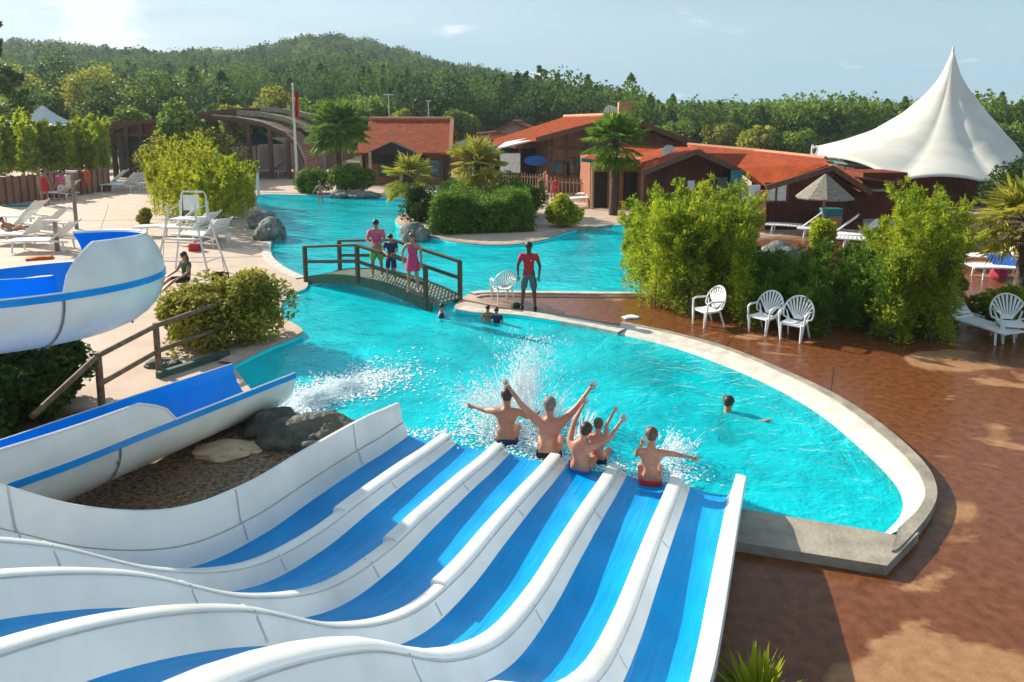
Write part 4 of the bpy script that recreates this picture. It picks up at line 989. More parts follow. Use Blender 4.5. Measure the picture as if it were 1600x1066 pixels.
# ------------------------------------------------------------------ attendant's high chair
def high_chair():
    o = G(300, 430, 0); root = thing('lifeguard_chair', 'tall white tubular high chair standing in front of the yellow bamboo', 'high chair', (o.x, o.y, 0), R(-8))
    mw_ = wm(root); T_ = lambda *p: mw_ @ Vector(p)
    top = {}
    for i, (sx, sy) in enumerate(((-1, -1), (1, -1), (-1, 1), (1, 1))):
        mb = MB(); mb.tube([T_(sx*.95, sy*.55, 0), T_(sx*.62, sy*.42, 1.35), T_(sx*.50, sy*.36, 1.9), T_(sx*.48, sy*.34, 2.42)], .032, 8); mb.build('leg', 'steel', root, True)
    for z, wx, wy in ((.55, .82, .50), (1.15, .67, .44), (1.62, .57, .39)):
        mb = MB(); mb.tube([T_(-wx, -wy, z), T_(wx, -wy, z)], .022, 6); mb.build('rung', 'steel', root, True)
        mb = MB(); mb.tube([T_(wx, -wy, z), T_(wx, wy, z)], .022, 6); mb.build('rung', 'steel', root, True)
    mb = MB(); c = T_(0, 0, 1.88); mb.box(c, (.95, .72, .05), R(-8)); mb.build('seat', 'plastic', root, bevel=.01)
    mb = MB(); mb.tube([T_(-.46, .33, 1.9), T_(-.44, .36, 2.6), T_(-.36, .37, 2.72), T_(.36, .37, 2.72), T_(.44, .36, 2.6), T_(.46, .33, 1.9)], .028, 8); mb.build('back_frame', 'steel', root, True)
    mb = MB(); c = T_(-.1, .37, 2.35); mb.box(c, (.55, .03, .5), R(-8)); mb.build('backrest', 'plastic', root)
    for sx in (-1, 1):
        mb = MB(); mb.tube([T_(sx*.48, -.34, 1.9), T_(sx*.47, -.34, 2.18), T_(sx*.46, .33, 2.3)], .024, 6); mb.build('armrest', 'steel', root, True)
    mb = MB(); c = T_(0, -.46, 1.28); mb.box(c, (1.15, .2, .04), R(-8)); mb.build('footrest', 'steel', root)
high_chair()
# ------------------------------------------------------------------ posts
def post(name, label, cat, px, y0, y1, r_, m='palebark', head=None, Y=None):
    b = G(px, y0, 0); t = AT(px, y1, b.y); root = thing(name, label, cat, (b.x, b.y, 0)); mb = MB()
    mb.tube([b, Vector((b.x, b.y, t.z))], [r_, r_*.9], 10); mb.build('pole', m, root, True)
    if head:
        mb = MB(); head(mb, Vector((b.x, b.y, t.z))); mb.build('head', 'steel', root)
    return root
post('shower_post', 'tall pale post with a small square head on the left deck', 'post', 120, 358, 268, .085, 'palebark', lambda mb, t: mb.box(t, (.42, .22, .09)))
post('square_post', 'short square timber post with a flat cap on the left deck', 'post', 90, 392, 345, .09, 'palebark', lambda mb, t: mb.box(t+Vector((-.1, 0, 0)), (.62, .22, .07)))
post('thin_post', 'thin pale post before the fence at the far left', 'post', 66, 322, 262, .06, 'palebark')
post('white_post', 'slim white post standing at the corner of the far pool', 'post', 404, 306, 262, .10, 'steel', lambda mb, t: mb.box(t, (.3, .3, .06)))
def flag():
    b = G(464, 284, 0); t = AT(458, 132, b.y); root = thing('flagpole', 'tall white pole with a limp red flag at its top', 'flagpole', (b.x, b.y, 0))
    top = Vector((b.x, b.y, t.z)); mb = MB(); mb.tube([b, top], [.13, .08], 8); mb.build('pole', 'steel', root, True); mb = MB(); mb.ell(top, .12, 8, 6); mb.build('finial', 'steel', root, True)
    mb = MB(); rows = []
    for i in range(9):
        z = top.z-.5-2.1*i/8; rows.append([Vector((b.x+.10+.34*j/6*(1-.25*i/8), b.y+.16*sin(j*1.9+i*.4), z-.12*j/6*i/8*3)) for j in range(7)])
    mb.loft(rows); f = mb.build('flag', 'cloth_red', root, True); md = f.modifiers.new('t', 'SOLIDIFY'); md.thickness = .02
flag()
for x, y0, y1, lab in ((610, 200, 148, 'slim grey lamp post with a double head before the wood'), (671, 195, 158, 'single slim lamp post left of the small gabled house')):
    b = AT(x, 262, 92); b.z = 0; t = AT(x, y1, 92); r_ = thing('lamp_post', lab, 'lamp post', tuple(b)); mb = MB(); mb.tube([b, Vector((b.x, b.y, t.z))], [.09, .06], 8); mb.build('pole', 'steel', r_, True)
    mb = MB(); mb.box((b.x, b.y, t.z), (1.3 if x == 610 else .6, .3, .14)); mb.build('lamp_head', 'steel', r_)
# straw parasols and blue canopy
def parasol(label, px, y0, ytop, rad, cm, hcone, segs=8, name='parasol', Y=None, open_=0):
    b = G(px, y0, 0) if Y is None else AT(px, y0, Y); b.z = 0; t = AT(px, ytop, b.y).z
    root = thing(name, label, 'parasol', tuple(b)); mb = MB(); mb.tube([b, Vector((b.x, b.y, t-.05))], .055, 8); mb.build('pole', 'palebark', root, True)
    mb = MB(); mb.lathe([(.04, 0), (rad*.45, -hcone*.42), (rad, -hcone), (rad*.97, -hcone-.06), (rad*.4, -hcone*.5), (.03, -.1)], (b.x, b.y, t), segs); mb.build('canopy', cm, root)
parasol('pointed thatched parasol in front of the dark clubhouse gable', 1284, 372, 272, 1.2, 'thatch', 1.0, 10, 'thatched_parasol')
parasol('blue-green parasol in front of the arched pool hall', 402, 262, 207, 2.6, 'teal', 1.0, 4, Y=66)
parasol('dark blue parasol beside the arched pool hall, left of the other parasol', 376, 262, 214, 2.0, 'teal', .8, 4, Y=70)
parasol('cream open parasol on the terrace of the gabled hall', 735, 262, 216, 1.9, 'canvas', .6, 8, Y=60)
parasol('blue edged parasol left of the white signboard', 765, 262, 228, 1.5, 'teal', .5, 8, Y=56)
# ------------------------------------------------------------------ rocks
def rock(label, c, r_, m='rock', cat='rock', sd=1, name='rock'):
    rr = random.Random(sd); bm = bmesh.new(); bmesh.ops.create_icosphere(bm, subdivisions=4, radius=1)
    off = [Vector((rr.uniform(-9, 9), rr.uniform(-9, 9), rr.uniform(-9, 9))) for _ in range(2)]
    from mathutils import noise as NZ
    for v in bm.verts:
        d = v.co.normalized(); k = 1+.34*NZ.noise(d*1.4+off[0])+.20*abs(NZ.noise(d*2.6+off[1]))-.10*abs(NZ.noise(d*5+off[0]))+.06*NZ.noise(d*11)
        v.co = Vector((d.x*r_[0], d.y*r_[1], d.z*r_[2]))*k+Vector(c)
    me = bpy.data.meshes.new(name); bm.to_mesh(me); bm.free(); me.materials.append(M[m])
    for p in me.polygons: p.use_smooth = True
    o = link_mesh(name, me); tag(o, label, cat); return o
def gv(x, y, z=0): p = G(x, y, z); return (p.x, p.y, z)
rock('big grey-green boulder at the water beside the yellow bamboo', gv(424, 366, .15), (.6, .9, .6), 'rock', sd=2)
rock('lower boulder in the water right of the big grey-green one', gv(410, 350, .15), (.65, .8, .6), 'rock', sd=12)
rock('pale round boulder at the pool edge behind the footbridge people', gv(648, 368, .1), (.62, .7, .55), 'rock', sd=3)
rock('flat stone in the far pool in front of the round bush', gv(566, 306, .05), (1.2, .8, .3), 'rock', sd=4)
rock('small stone at the foot of the big palm', gv(532, 305, .1), (.7, .6, .3), 'rock', sd=5)
rock('long dark boulder between the straight flume and the multi-lane slide', gv(482, 682, .02), (.82, .50, .33), 'rockdark', sd=6)
rock('dark boulder under the end of the straight flume', gv(425, 668, .02), (.45, .4, .28), 'rockdark', sd=7)
rock('pale broken slab lying on the gravel by the slide', gv(345, 705, .02), (.42, .3, .09), 'gravelpatch', sd=8)
rock('small pale slab right of the broken slab', gv(385, 700, .02), (.25, .18, .07), 'gravelpatch', sd=9)
rock('low boulder below the railing on the pink deck', gv(255, 570, .0), (.35, .25, .14), 'rockdark', sd=10)
rock('rockery heap between the two right bamboos', gv(1222, 408, .2), (.9, .8, .6), 'rock', sd=13)
for i, (x, y) in enumerate([(500, 668), (520, 664), (536, 668), (455, 655)]): rock(['flat tan edging stone left of the slide wall, first from the boulder', 'flat tan edging stone in the middle of the row by the slide wall', 'flat tan edging stone touching the tall slide wall', 'flat tan edging stone under the flume mouth'][i], gv(x, y, .0), (.22, .17, .08), 'pinkstone', sd=20+i)
# ================================================================== BUILDINGS
def up(p, z): return Vector((p.x, p.y, z))
def gable(root, a, b, depth, wall_h, rise, m_wall, m_roof, over=.5, th=.16, ridge=None, gable_m=None, asym=.5, trim='timber'):
    """a,b: ground points of the front gable wall (left,right); depth: vector towards the back"""
    a = Vector(a); b = Vector(b); w = (b-a); w.z = 0; L_ = w.length; u = w.normalized(); d = Vector(depth); Z = Vector((0, 0, 1))
    hL, hR = wall_h if isinstance(wall_h, tuple) else (wall_h, wall_h); top = hL+rise; pk = a+u*L_*asym
    mb = MB(); fr = [a, b, b+Z*hR, pk+Z*top, a+Z*hL]; bk = [p+d for p in fr]; n = 5
    mb.add(fr+bk, [(0, 1, 2, 3, 4), (9, 8, 7, 6, 5), (0, 5, 6, 1), (1, 6, 7, 2), (4, 9, 5, 0)]); mb.build('wall', m_wall, root)
    dn = d.normalized(); f0 = -dn*over; f1 = d+dn*over
    sl = ((pk+Z*top)-(a+Z*hL)); sr = ((pk+Z*top)-(b+Z*hR)); eL = a+Z*hL-sl.normalized()*over; eR = b+Z*hR-sr.normalized()*over; P = pk+Z*(top)
    for e, nm in ((eL, 0), (eR, 1)):
        mb = MB(); q = [e+f0+Z*th, P+f0+Z*th, P+f1+Z*th, e+f1+Z*th]; mb.slab(q, th); mb.build('roof', m_roof, root)
        mb = MB(); mb.bar(e+f0+Z*.02-dn*.03, P+f0+Z*.02-dn*.03, .06, .26); mb.build('barge_board', trim, root)
    mb = MB(); mb.tube([P+f0+Z*(th+.03), P+f1+Z*(th+.03)], .10, 8); mb.build('ridge_tiles', 'ridge', root)
    return P
def window(root, c, w, h, u, m='glass', frame='timber', bars=1):
    """c centre, u unit along the wall; sits 3 cm proud"""
    u = Vector(u); nrm = Vector((u.y, -u.x, 0)); rz = math.atan2(u.y, u.x); c = Vector(c)+nrm*.04
    f = MB(); t = .08
    f.box(c+Vector((0, 0, h/2)), (w+t, .08, t), rz); f.box(c-Vector((0, 0, h/2)), (w+t, .08, t), rz)
    for s_ in ((-1, 1) if bars == 0 else [-1+2*i/bars for i in range(bars+1)]): f.box(c+u*s_*w/2, (t, .08, h), rz)
    fo = f.build('window', frame, root); g = MB(); g.box(c-nrm*.01, (w, .03, h), rz); g.build('pane', m, fo)
def wallbox(root, name, c, d, m, rz=0):
    mb = MB(); mb.box(c, d, rz); return mb.build(name, m, root)
def chimney(root, c, d, m='ridge'):
    mb = MB(); mb.box(c, d); mb.build('chimney', m, root)
X0 = lambda px, Y: (px-800)/F*Y*1.0                      # lateral offset of a photo column at distance Y (near the horizon)
def zat(y, Y): return AT(800, y, Y).z
# ---- arched pool hall, left back
def arch_hall():
    Y = 62; c0 = AT(170, 262, Y); root = thing('pool_hall', 'long arched hall with brown timber ribs and grey roof bands at the back left', 'building', (c0.x, Y, 0))
    def Pz(px, py, YY): return AT(px, py, YY)
    # front arch line (photo columns -> height), runs left to right
    prof_ = [(168, 203), (200, 192), (245, 186), (290, 182), (330, 181), (370, 184), (410, 192), (445, 207), (465, 226), (476, 252), (478, 276)]
    base = lambda px, YY: Vector((AT(px, 260, YY).x, YY, 0))
    def arch(dY, dx, m, w, nm, p=prof_, drop=0):
        mb = MB(); pts = [Pz(x+dx, y+drop, Y+dY*0)+Vector((0, dY, 0)) for x, y in p]
        rows = [[q+Vector((0, 0, 0)), q+Vector((0, w, 0)), q+Vector((0, w, -.32)), q+Vector((0, 0, -.32))] for q in pts]
        mb.loft(rows, closed=True, caps=True); mb.build(nm, m, root)
    # roof skin between the arches, in three telescoping bands
    for k, (d0, d1, lift) in enumerate(((0.2, 4.8, 0), (5.2, 10, .45), (10.4, 16, .9))):
        mb = MB(); pts = [Pz(x, y, Y) for x, y in prof_]
        mb.loft([[p+Vector((.35*k, d0, lift-.04)), p+Vector((.35*k, d1, lift-.04)), p+Vector((.35*k, d1, lift-.14)), p+Vector((.35*k, d0, lift-.14))] for p in pts], closed=True, caps=True)
        mb.build('roof', 'cladding' if k == 0 else 'timber', root)
        mb = MB(); mb.loft([[p+Vector((.35*k, d0-.25, lift+.10)), p+Vector((.35*k, d0+.30, lift+.10)), p+Vector((.35*k, d0+.30, lift-.34)), p+Vector((.35*k, d0-.25, lift-.34))] for p in pts[4:]], closed=True, caps=True)
        mb.build('roof_band', 'stone', root)
    arch(-.25, 0, 'timber', .3, 'arch_rib')
    # lower eaves beam and glazed front with posts
    zb = zat(211, Y)
    wallbox(root, 'eaves_beam', ((X0(168, Y)+X0(345, Y))/2, Y, zb), (X0(345, Y)-X0(168, Y), .3, .3), 'timber')
    wallbox(root, 'gable_panel', ((X0(168, Y)+X0(330, Y))/2, Y+.3, (zb+zat(190, Y))/2), (X0(330, Y)-X0(175, Y), .15, zat(190, Y)-zb), 'redclad')
    for px in (182, 203, 226, 268, 300, 334, 360, 392, 425, 452):
        yt = np.interp(px, [p[0] for p in prof_], [p[1] for p in prof_]); zt = zat(yt, Y)-.25; wallbox(root, 'post', (X0(px, Y), Y-.05, zt/2), (.32, .32, zt), 'timber')
    wallbox(root, 'glazing', ((X0(182, Y)+X0(340, Y))/2, Y+.6, zb/2), (X0(340, Y)-X0(182, Y), .1, zb-.1), 'glass')
    wallbox(root, 'back_wall', ((X0(180, Y)+X0(476, Y))/2, Y+16, 1.6), (X0(476, Y)-X0(180, Y), .3, 3.2), 'c_white')
    for px in (350, 380, 408, 436, 460): wallbox(root, 'curtain', (X0(px, Y)*1.1, Y+8, 1.3), (1.1, .2, 2.4), 'c_white')
    return root
arch_hall()
def bld_low(label, px0, px1, Y, h, dep, m_wall, m_roof, rise, cat='building', dx=0): pass
# ---- red roofed pavilion, its long side towards the pool
def pavilion():
    Y0, Y1 = 56, 64; xl, xr = X0(572, Y0), X0(688, Y0)+.2; ze = zat(233, Y0); zr = zat(186, 60)
    root = thing('pavilion', 'pavilion with a broad red tiled roof and a small dark porch gable', 'building', ((xl+xr)/2, Y0, 0))
    wallbox(root, 'wall', ((xl+xr)/2, 60, ze/2), (xr-xl, Y1-Y0, ze), 'cladding')
    ym = 60
    for s_ in (0, 1):
        ye = Y0-.9 if s_ == 0 else Y1+.9; mb = MB(); z_e = ze-.25
        q = [Vector((xl-.7, ye, z_e)), Vector((xr+.7, ye, z_e)), Vector((xr+.4, ym, zr)), Vector((xl-.3, ym, zr))]
        mb.slab(q if s_ == 0 else q[::-1], .18); mb.build('roof', 'roof', root)
    mb = MB(); mb.tube([(xl-.4, ym, zr+.02), (xr+.5, ym, zr+.02)], .16, 8); mb.build('ridge_tiles', 'ridge', root)
    mb = MB(); mb.bar((xr+.72, Y0-.9, ze-.2), (xr+.45, ym, zr), .3, .25); mb.build('verge', 'ridge', root)
    for f in ((xl-.35, xl-.35),):
        mb = MB(); mb.slab([(xl-.3, Y0, 0), (xl-.3, Y1, 0), (xl-.3, Y1, ze), (xl-.3, ym, zr-.2), (xl-.3, Y0, ze)], .15, (1, 0, 0)); mb.build('gable_wall', 'pinkstone', root)
    # porch gable
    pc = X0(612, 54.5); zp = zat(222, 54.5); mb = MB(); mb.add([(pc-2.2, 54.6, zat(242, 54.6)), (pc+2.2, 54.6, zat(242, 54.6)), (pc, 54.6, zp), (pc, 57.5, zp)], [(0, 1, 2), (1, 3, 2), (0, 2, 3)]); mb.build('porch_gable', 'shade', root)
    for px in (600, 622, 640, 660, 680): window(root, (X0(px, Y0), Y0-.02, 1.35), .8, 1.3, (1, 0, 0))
    wallbox(root, 'painted_shade', (X0(620, Y0), Y0-.08, 2.1), (4.6, .12, .8), 'shade')  # near-black panel painting the shade below the porch gable
    for px in (579, 627): wallbox(root, 'porch_post', (X0(px, 54.6), 54.6, ze/2-.1), (.22, .22, ze-.2), 'pinkstone')
pavilion()
# ---- small gabled house behind
def small_house():
    Y = 74; a = Vector((X0(697, Y), Y, 0)); b = Vector((X0(800, Y), Y, 0))
    root = thing('gabled_house', 'small house with a shallow reddish gable between the pavilion and the big hall', 'building', tuple(a))
    gable(root, a, b, (2, 14, 0), zat(232, Y), zat(211, Y)-zat(232, Y), 'cladding', 'roof_y', 1.1)
    window(root, (X0(745, Y), Y, 2.1), 2.4, 1.1, (1, 0, 0), bars=3)
    r2 = thing('gabled_house', 'low roof with orange tiles peeking out behind the small gabled house', 'building', (X0(800, 86), 86, 0))
    gable(r2, (X0(770, 86), 86, 0), (X0(838, 86), 86, 0), (1, 10, 0), zat(206, 86), zat(191, 86)-zat(206, 86), 'pinkstone', 'roof_y', .8)
small_house()
# ---- the big gabled hall
def big_hall():
    Y = 50; root = thing('gabled_hall', 'big timber hall with a weathered board gable and long orange tiled roof', 'building', (X0(950, Y), Y, 0))
    Z = Vector((0, 0, 1)); apx = AT(970, 183, Y); eL = AT(850, 217, Y); eR = AT(1072, 226, Y); gl_, gr_ = up(eL, 0)+Vector((.6, 0, 0)), up(eR, 0)-Vector((.4, 0, 0))
    mb = MB(); fr = [gl_, gr_, up(gr_, eR.z), up(apx, apx.z-.15), up(gl_, eL.z+.1)]; bk = [p+Vector((-2.5, 16, 0)) for p in fr]
    mb.add(fr+bk, [(0, 1, 2, 3, 4), (9, 8, 7, 6, 5), (1, 6, 7, 2), (4, 9, 5, 0)]); mb.build('wall', 'cladding', root)
    # pale centre panel of the gable, slightly proud
    mb = MB(); mb.slab([AT(945, 186.5, Y-.06), AT(1003, 190.5, Y-.06), AT(1003, 224, Y-.06), AT(945, 218, Y-.06)], .04, (0, -1, 0)); mb.build('gable_panel', mat('weathered_grey_boards', (.36, .28, .23), .85, (.28, .21, .17), 3), root)
    f = Vector((0, -1.1, .12)); bk = Vector((-2.8, 17, 0))
    lowL = AT(768, 226, 58)
    mb = MB(); A = eL+f-Vector((.6, 0, .05)); P = apx+f; 
    mb.slab([A, P, P+bk, lowL+Vector((0, 10, .2)), lowL], .2); mb.build('roof', 'roof_y', root)
    mb = MB(); Rr = eR+f+Vector((.8, 0, -.1)); mb.slab([P, Rr, Rr+bk, P+bk], .2); mb.build('roof', 'roof_y', root)
    for q0, q1 in ((A, P), (P, Rr)):
        mb = MB(); mb.bar(q0+Vector((0, -.05, -.12)), q1+Vector((0, -.05, -.12)), .1, .34); mb.build('barge_board', 'timber', root)
    mb = MB(); mb.tube([P+Z*.05, P+bk+Z*.05], .14, 8); mb.build('ridge_tiles', 'ridge', root)
    c = AT(976, 172, Y+2.5); wallbox(root, 'chimney', (c.x, c.y, c.z-.2), (.95, .8, 1.5), 'ridge')
    c = AT(965, 176, Y+2.2); wallbox(root, 'chimney', (c.x-.15, c.y, c.z-.1), (.22, .3, 1.0), 'c_white')
    dish(root, AT(953, 174, Y+2), .42)
    for px, w, y0, y1 in ((905, 2.1, 247, 272), (872, 1.6, 252, 272)):
        window(root, ((X0(px, Y)), Y, (zat(y0, Y)+zat(y1, Y))/2), w, zat(y0, Y)-zat(y1, Y), (1, 0, 0), bars=3)
    for px in (858, 884, 916, 945, 1003): wallbox(root, 'timber_post', (X0(px, Y), Y-.07, zat(214, Y)/2), (.16, .1, zat(214, Y)), 'timber')
    wallbox(root, 'tie_beam', (X0(925, Y), Y-.09, zat(231, Y)), (6.4, .1, .16), 'timber')
    # terrace front left of the gable: opening painted as near-black shade, awning, sign, blue oval board
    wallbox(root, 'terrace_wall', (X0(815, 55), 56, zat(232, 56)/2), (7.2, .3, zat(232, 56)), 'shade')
    mb = MB(); mb.slab([AT(775, 232, 50.5), AT(851, 214, 49.5), AT(858, 209, 52), AT(790, 222, 54)], .10); mb.build('awning', 'c_white', root)
    for px in (783, 812, 846): wallbox(root, 'terrace_post', (X0(px, 50.5), 50.5, zat(232, 50.5)/2), (.14, .14, zat(232, 50.5)), 'timber')
    mb = MB(); c = AT(837, 251, 50); mb.ell(c, (.85, .08, .36), 16, 8); mb.build('blue_panel', 'c_blue', root)
    c = AT(797, 255, 49.6); r2 = thing('signboard', 'plain pale signboard on posts left of the gabled hall', 'signboard', (c.x, c.y, 0))
    wallbox(r2, 'board', c, (1.42, .08, 1.35), 'c_white'); wallbox(r2, 'frame', c+Vector((0, .05, 0)), (1.52, .06, 1.45), 'timber')
    for sx in (-.6, .6): wallbox(r2, 'post', (c.x+sx, c.y+.12, c.z/2), (.1, .1, c.z), 'timber')
def dish(root, c, r_):
    mb = MB(); mb.lathe([(0.01, 0), (r_*.6, .05), (r_, .16), (r_*.99, .19), (r_*.55, .07), (0.01, .03)], (0, 0, 0), 20)
    q = Matrix.Translation(c) @ Vector((-.25, -1, .3)).to_track_quat('Z', 'Y').to_matrix().to_4x4(); mb.v = [tuple(q @ Vector(v)) for v in mb.v]
    mb.build('satellite_dish', 'c_white', root, True)
big_hall()
# ---- kiosk with orange walls and hip roof, joined low clubhouse
def kiosk():
    Y = 41; root = thing('kiosk', 'low kiosk with orange board walls under a bright orange tiled roof behind the tall palm', 'building', (X0(960, Y), Y, 0))
    xl, xr = X0(922, Y), X0(1012, Y); ze = zat(249, Y)
    wallbox(root, 'wall', ((xl+xr)/2, Y+3, ze/2), (xr-xl, 6, ze), 'orangewall')
    mb = MB(); mb.slab([AT(908, 248, Y-.8), AT(1018, 262, Y-.8), AT(1045, 232, Y+6), AT(975, 226, Y+7), AT(942, 232, Y+6)], .14); mb.build('roof', 'roof', root)
    mb = MB(); mb.bar(AT(908, 250, Y-.85), AT(968, 256.5, Y-.85), .08, .2); mb.build('fascia', 'teal', root)
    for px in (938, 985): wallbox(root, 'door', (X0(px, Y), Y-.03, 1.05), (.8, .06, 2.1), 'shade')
    for px in (926, 955, 1004): wallbox(root, 'post', (X0(px, Y-.7), Y-.7, zat(252, Y-.7)/2), (.14, .14, zat(252, Y-.7)), 'pinkstone')
kiosk()
def clubhouse():
    root = thing('clubhouse', 'long low dark timber clubhouse with two gables and a red tiled roof at the right', 'building', (X0(1150, 36), 36, 0))
    Y = 36; ap = AT(1082, 233, Y); lL = AT(1000, 266, Y); rR = AT(1190, 286, Y); Z = Vector((0, 0, 1))
    wl, wr = up(AT(1010, 260, Y), 0), up(AT(1150, 260, Y), 0)
    mb = MB(); fr = [wl, wr, up(wr, AT(1150, 268, Y).z), ap-Z*.15, up(wl, AT(1010, 262, Y).z-.1)]; bk = [p+Vector((3, 9, 0)) for p in fr]
    mb.add(fr+bk, [(0, 1, 2, 3, 4), (9, 8, 7, 6, 5), (1, 6, 7, 2), (4, 9, 5, 0)]); mb.build('wall', 'darkclad', root)
    f = Vector((0, -.8, 0)); back = AT(1100, 229, 43)
    b1 = AT(1075, 226, 44); b2 = AT(1290, 248, 38)
    mb = MB(); mb.slab([lL+f, ap+f, AT(1092, 230, 42), AT(1040, 230, 44), AT(1000, 240, 43)], .16); mb.build('roof', 'roof', root)
    # main long roof: ridge from (1075,228) to (1285,250), eave from the gable valley to (1200,293)
    ev = AT(1195, 292, 33.5); mb = MB()
    mb.slab([ap+f, AT(1155, 262, Y-.4), ev, AT(1292, 258, 32.6), AT(1290, 248, 36), AT(1180, 236, 41), AT(1075, 226.5, 45)], .16); mb.build('roof', 'roof', root)
    for q0, q1 in ((lL+f, ap+f), (ap+f, AT(1165, 268, Y-.5)), (AT(1165, 268, Y-.5), AT(1197, 293, 33.4))):
        mb = MB(); mb.bar(q0-Z*.1, q1-Z*.1, .1, .26); mb.build('barge_board', 'timber', root)
    mb = MB(); mb.tube([AT(1075, 226, 45), AT(1180, 235.5, 41), AT(1290, 247.5, 36)], .12, 8); mb.build('ridge_tiles', 'ridge', root)
    dish(root, AT(1045, 238, 38), .36)
    # right gable
    Y2 = 32.5; a = up(AT(1187, 300, Y2), 0); b = up(AT(1352, 300, Y2), 0); pk = AT(1290, 259, Y2)
    mb = MB(); fr = [a, b, up(b, AT(1352, 306, Y2).z), pk-Z*.12, up(a, AT(1187, 292, Y2).z)]; bk = [p+Vector((2, 7, 0)) for p in fr]
    mb.add(fr+bk, [(0, 1, 2, 3, 4), (9, 8, 7, 6, 5), (1, 6, 7, 2), (4, 9, 5, 0)]); mb.build('wall', 'darkclad', root)
    rr_ = AT(1362, 300, Y2-.7); mb = MB(); mb.slab([pk+Vector((0, -.7, .08)), rr_, rr_+Vector((2.2, 8, 0)), pk+Vector((2.2, 8, .08))], .14); mb.build('roof', 'roof', root)
    for q0, q1 in ((AT(1197, 292, Y2-.7), pk+Vector((0, -.72, 0))), (pk+Vector((0, -.72, 0)), rr_)):
        mb = MB(); mb.bar(q0-Z*.06, q1-Z*.06, .1, .24); mb.build('barge_board', 'timber', root)
    # white door, posts, windows, notice
    wallbox(root, 'door', (X0(1178, Y2-.1), Y2-.12, 1.05), (.62, .08, 2.1), 'c_white')
    wallbox(root, 'corner_post', (X0(1194, Y2-.4), Y2-.4, AT(1194, 296, Y2).z/2), (.26, .26, AT(1194, 296, Y2).z), 'orangewall')
    window(root, (X0(1214, Y2), Y2, 1.75), 1.0, .85, (1, 0, 0), 'c_white', bars=2)
    wallbox(root, 'teal_shutter', (X0(1149, 35), 34.8, 1.5), (.55, .1, 2.2), 'teal'); wallbox(root, 'blue_panel', (X0(1129, 35.6), 35.6, 1.6), (.5, .1, 1.2), 'c_grey')
    window(root, (X0(1080, Y), Y, 1.75), .45, .6, (1, 0, 0), 'c_white', bars=1)
    cb = thing('cupboard', 'teal cupboard with a wooden front under the thatched parasol', 'cupboard', (X0(1302, 31), 31, 0))
    wallbox(cb, 'body', (X0(1302, 31), 31, .6), (.85, .5, 1.2), 'teal'); wallbox(cb, 'door', (X0(1306, 31), 30.73, .45), (.5, .04, .8), 'orangewall')
clubhouse()
# ---- big top tent
def big_tent():
    Y = 44; c = Vector((X0(1487, Y)-.2, Y+3, 0)); zt = AT(1489, 82, c.y).z; root = thing('big_tent', 'huge white peaked tent with one tall swept point above dark round walls', 'tent', tuple(c))
    cor = []                     # the corner points of the membrane, seen in the photograph plus the ones behind
    for px, py, YY in ((1272, 246, 43.5), (1402, 283, 37.6), (1562, 291, 37.6), (1600, 246, 44)): cor.append(AT(px, py, YY))
    cor += [Vector((c.x+4.5, c.y+6.5, 3.0)), Vector((c.x-4.5, c.y+6.5, 3.0))]
    n = len(cor); rows = []; NR = 28; NS = 12
    top = Vector((AT(1489, 82, c.y).x, c.y, zt))
    for j in range(NR+1):
        t = j/NR; row = []
        for i in range(n):
            a, b = cor[i], cor[(i+1) % n]
            for k in range(NS):
                u = k/NS; e = a.lerp(b, u); sag = 4*u*(1-u); out = Vector((e.x-top.x, e.y-top.y, 0))
                e = Vector((e.x, e.y, e.z+sag*.38))-out*sag*.03
                h = float(np.interp(t, [0, .03, .07, .13, .2, .37, .6, .8, 1], [1, .90, .78, .67, .57, .38, .19, .085, 0])); r_ = .012+.988*t
                ex_, ey_ = e.x-top.x, e.y-top.y; rad_ = math.hypot(ex_, ey_); mr_ = 6.6; f_ = t**1.5
                kx = ex_*f_+ex_/rad_*mr_*(1-f_); ky = ey_*f_+ey_/rad_*mr_*(1-f_)
                row.append(Vector((top.x+kx*r_, top.y+ky*r_, e.z*t+3.2*(1-t)+(top.z-3.2)*h)))
        rows.append(row)
    mb = MB(); mb.loft(rows, closed=True); o = mb.build('canvas', 'canvas', root, True); md = o.modifiers.new('t', 'SOLIDIFY'); md.thickness = .04
    mb = MB(); mb.tube([top-Vector((0, 0, 1.2)), top+Vector((0, 0, .35))], [.20, .05], 10); mb.build('mast_cap', 'steel', root, True)
    ed = MB(); ed.tube(rows[-1]+[rows[-1][0]], .045, 5); ed.build('edge_rope', 'seam', root)
    mb = MB(); mb.lathe([(5.3, 0), (5.3, 2.75), (5.1, 2.75), (5.1, 0)], (c.x+.2, c.y, 0), 28); mb.build('wall', 'darkclad', root)
    mb = MB(); mb.lathe([(5.42, 2.15), (5.55, 2.2), (5.42, 2.3)], (c.x+.2, c.y, 0), 28); mb.build('wall_band', 'teal', root)
    for p in cor:
        o_ = Vector((p.x-c.x, p.y-c.y, 0)).normalized()*.25; mb = MB(); mb.tube([Vector((p.x, p.y, 0))+o_, p+o_*.2+Vector((0, 0, .25))], .10, 8); mb.build('edge_mast', 'steel', root, True)
    # red boarded annex under its left wing
    r2 = thing('boarded_annex', 'red-brown boarded annex under the left wing of the big tent', 'building', (X0(1370, 36), 36, 0))
    wallbox(r2, 'wall', (X0(1372, 37), 37.5, 1.2), (2.3, 2.5, 2.4), 'redclad'); mb = MB(); mb.slab([AT(1336, 276, 35.9), AT(1404, 284, 35.9), AT(1404, 280, 39), AT(1336, 270, 39)], .1); mb.build('roof', 'timber', r2)
    wallbox(r2, 'shelf_board', (X0(1385, 35.6), 36.1, 1.5), (1.6, .3, .1), 'stone')
big_tent()
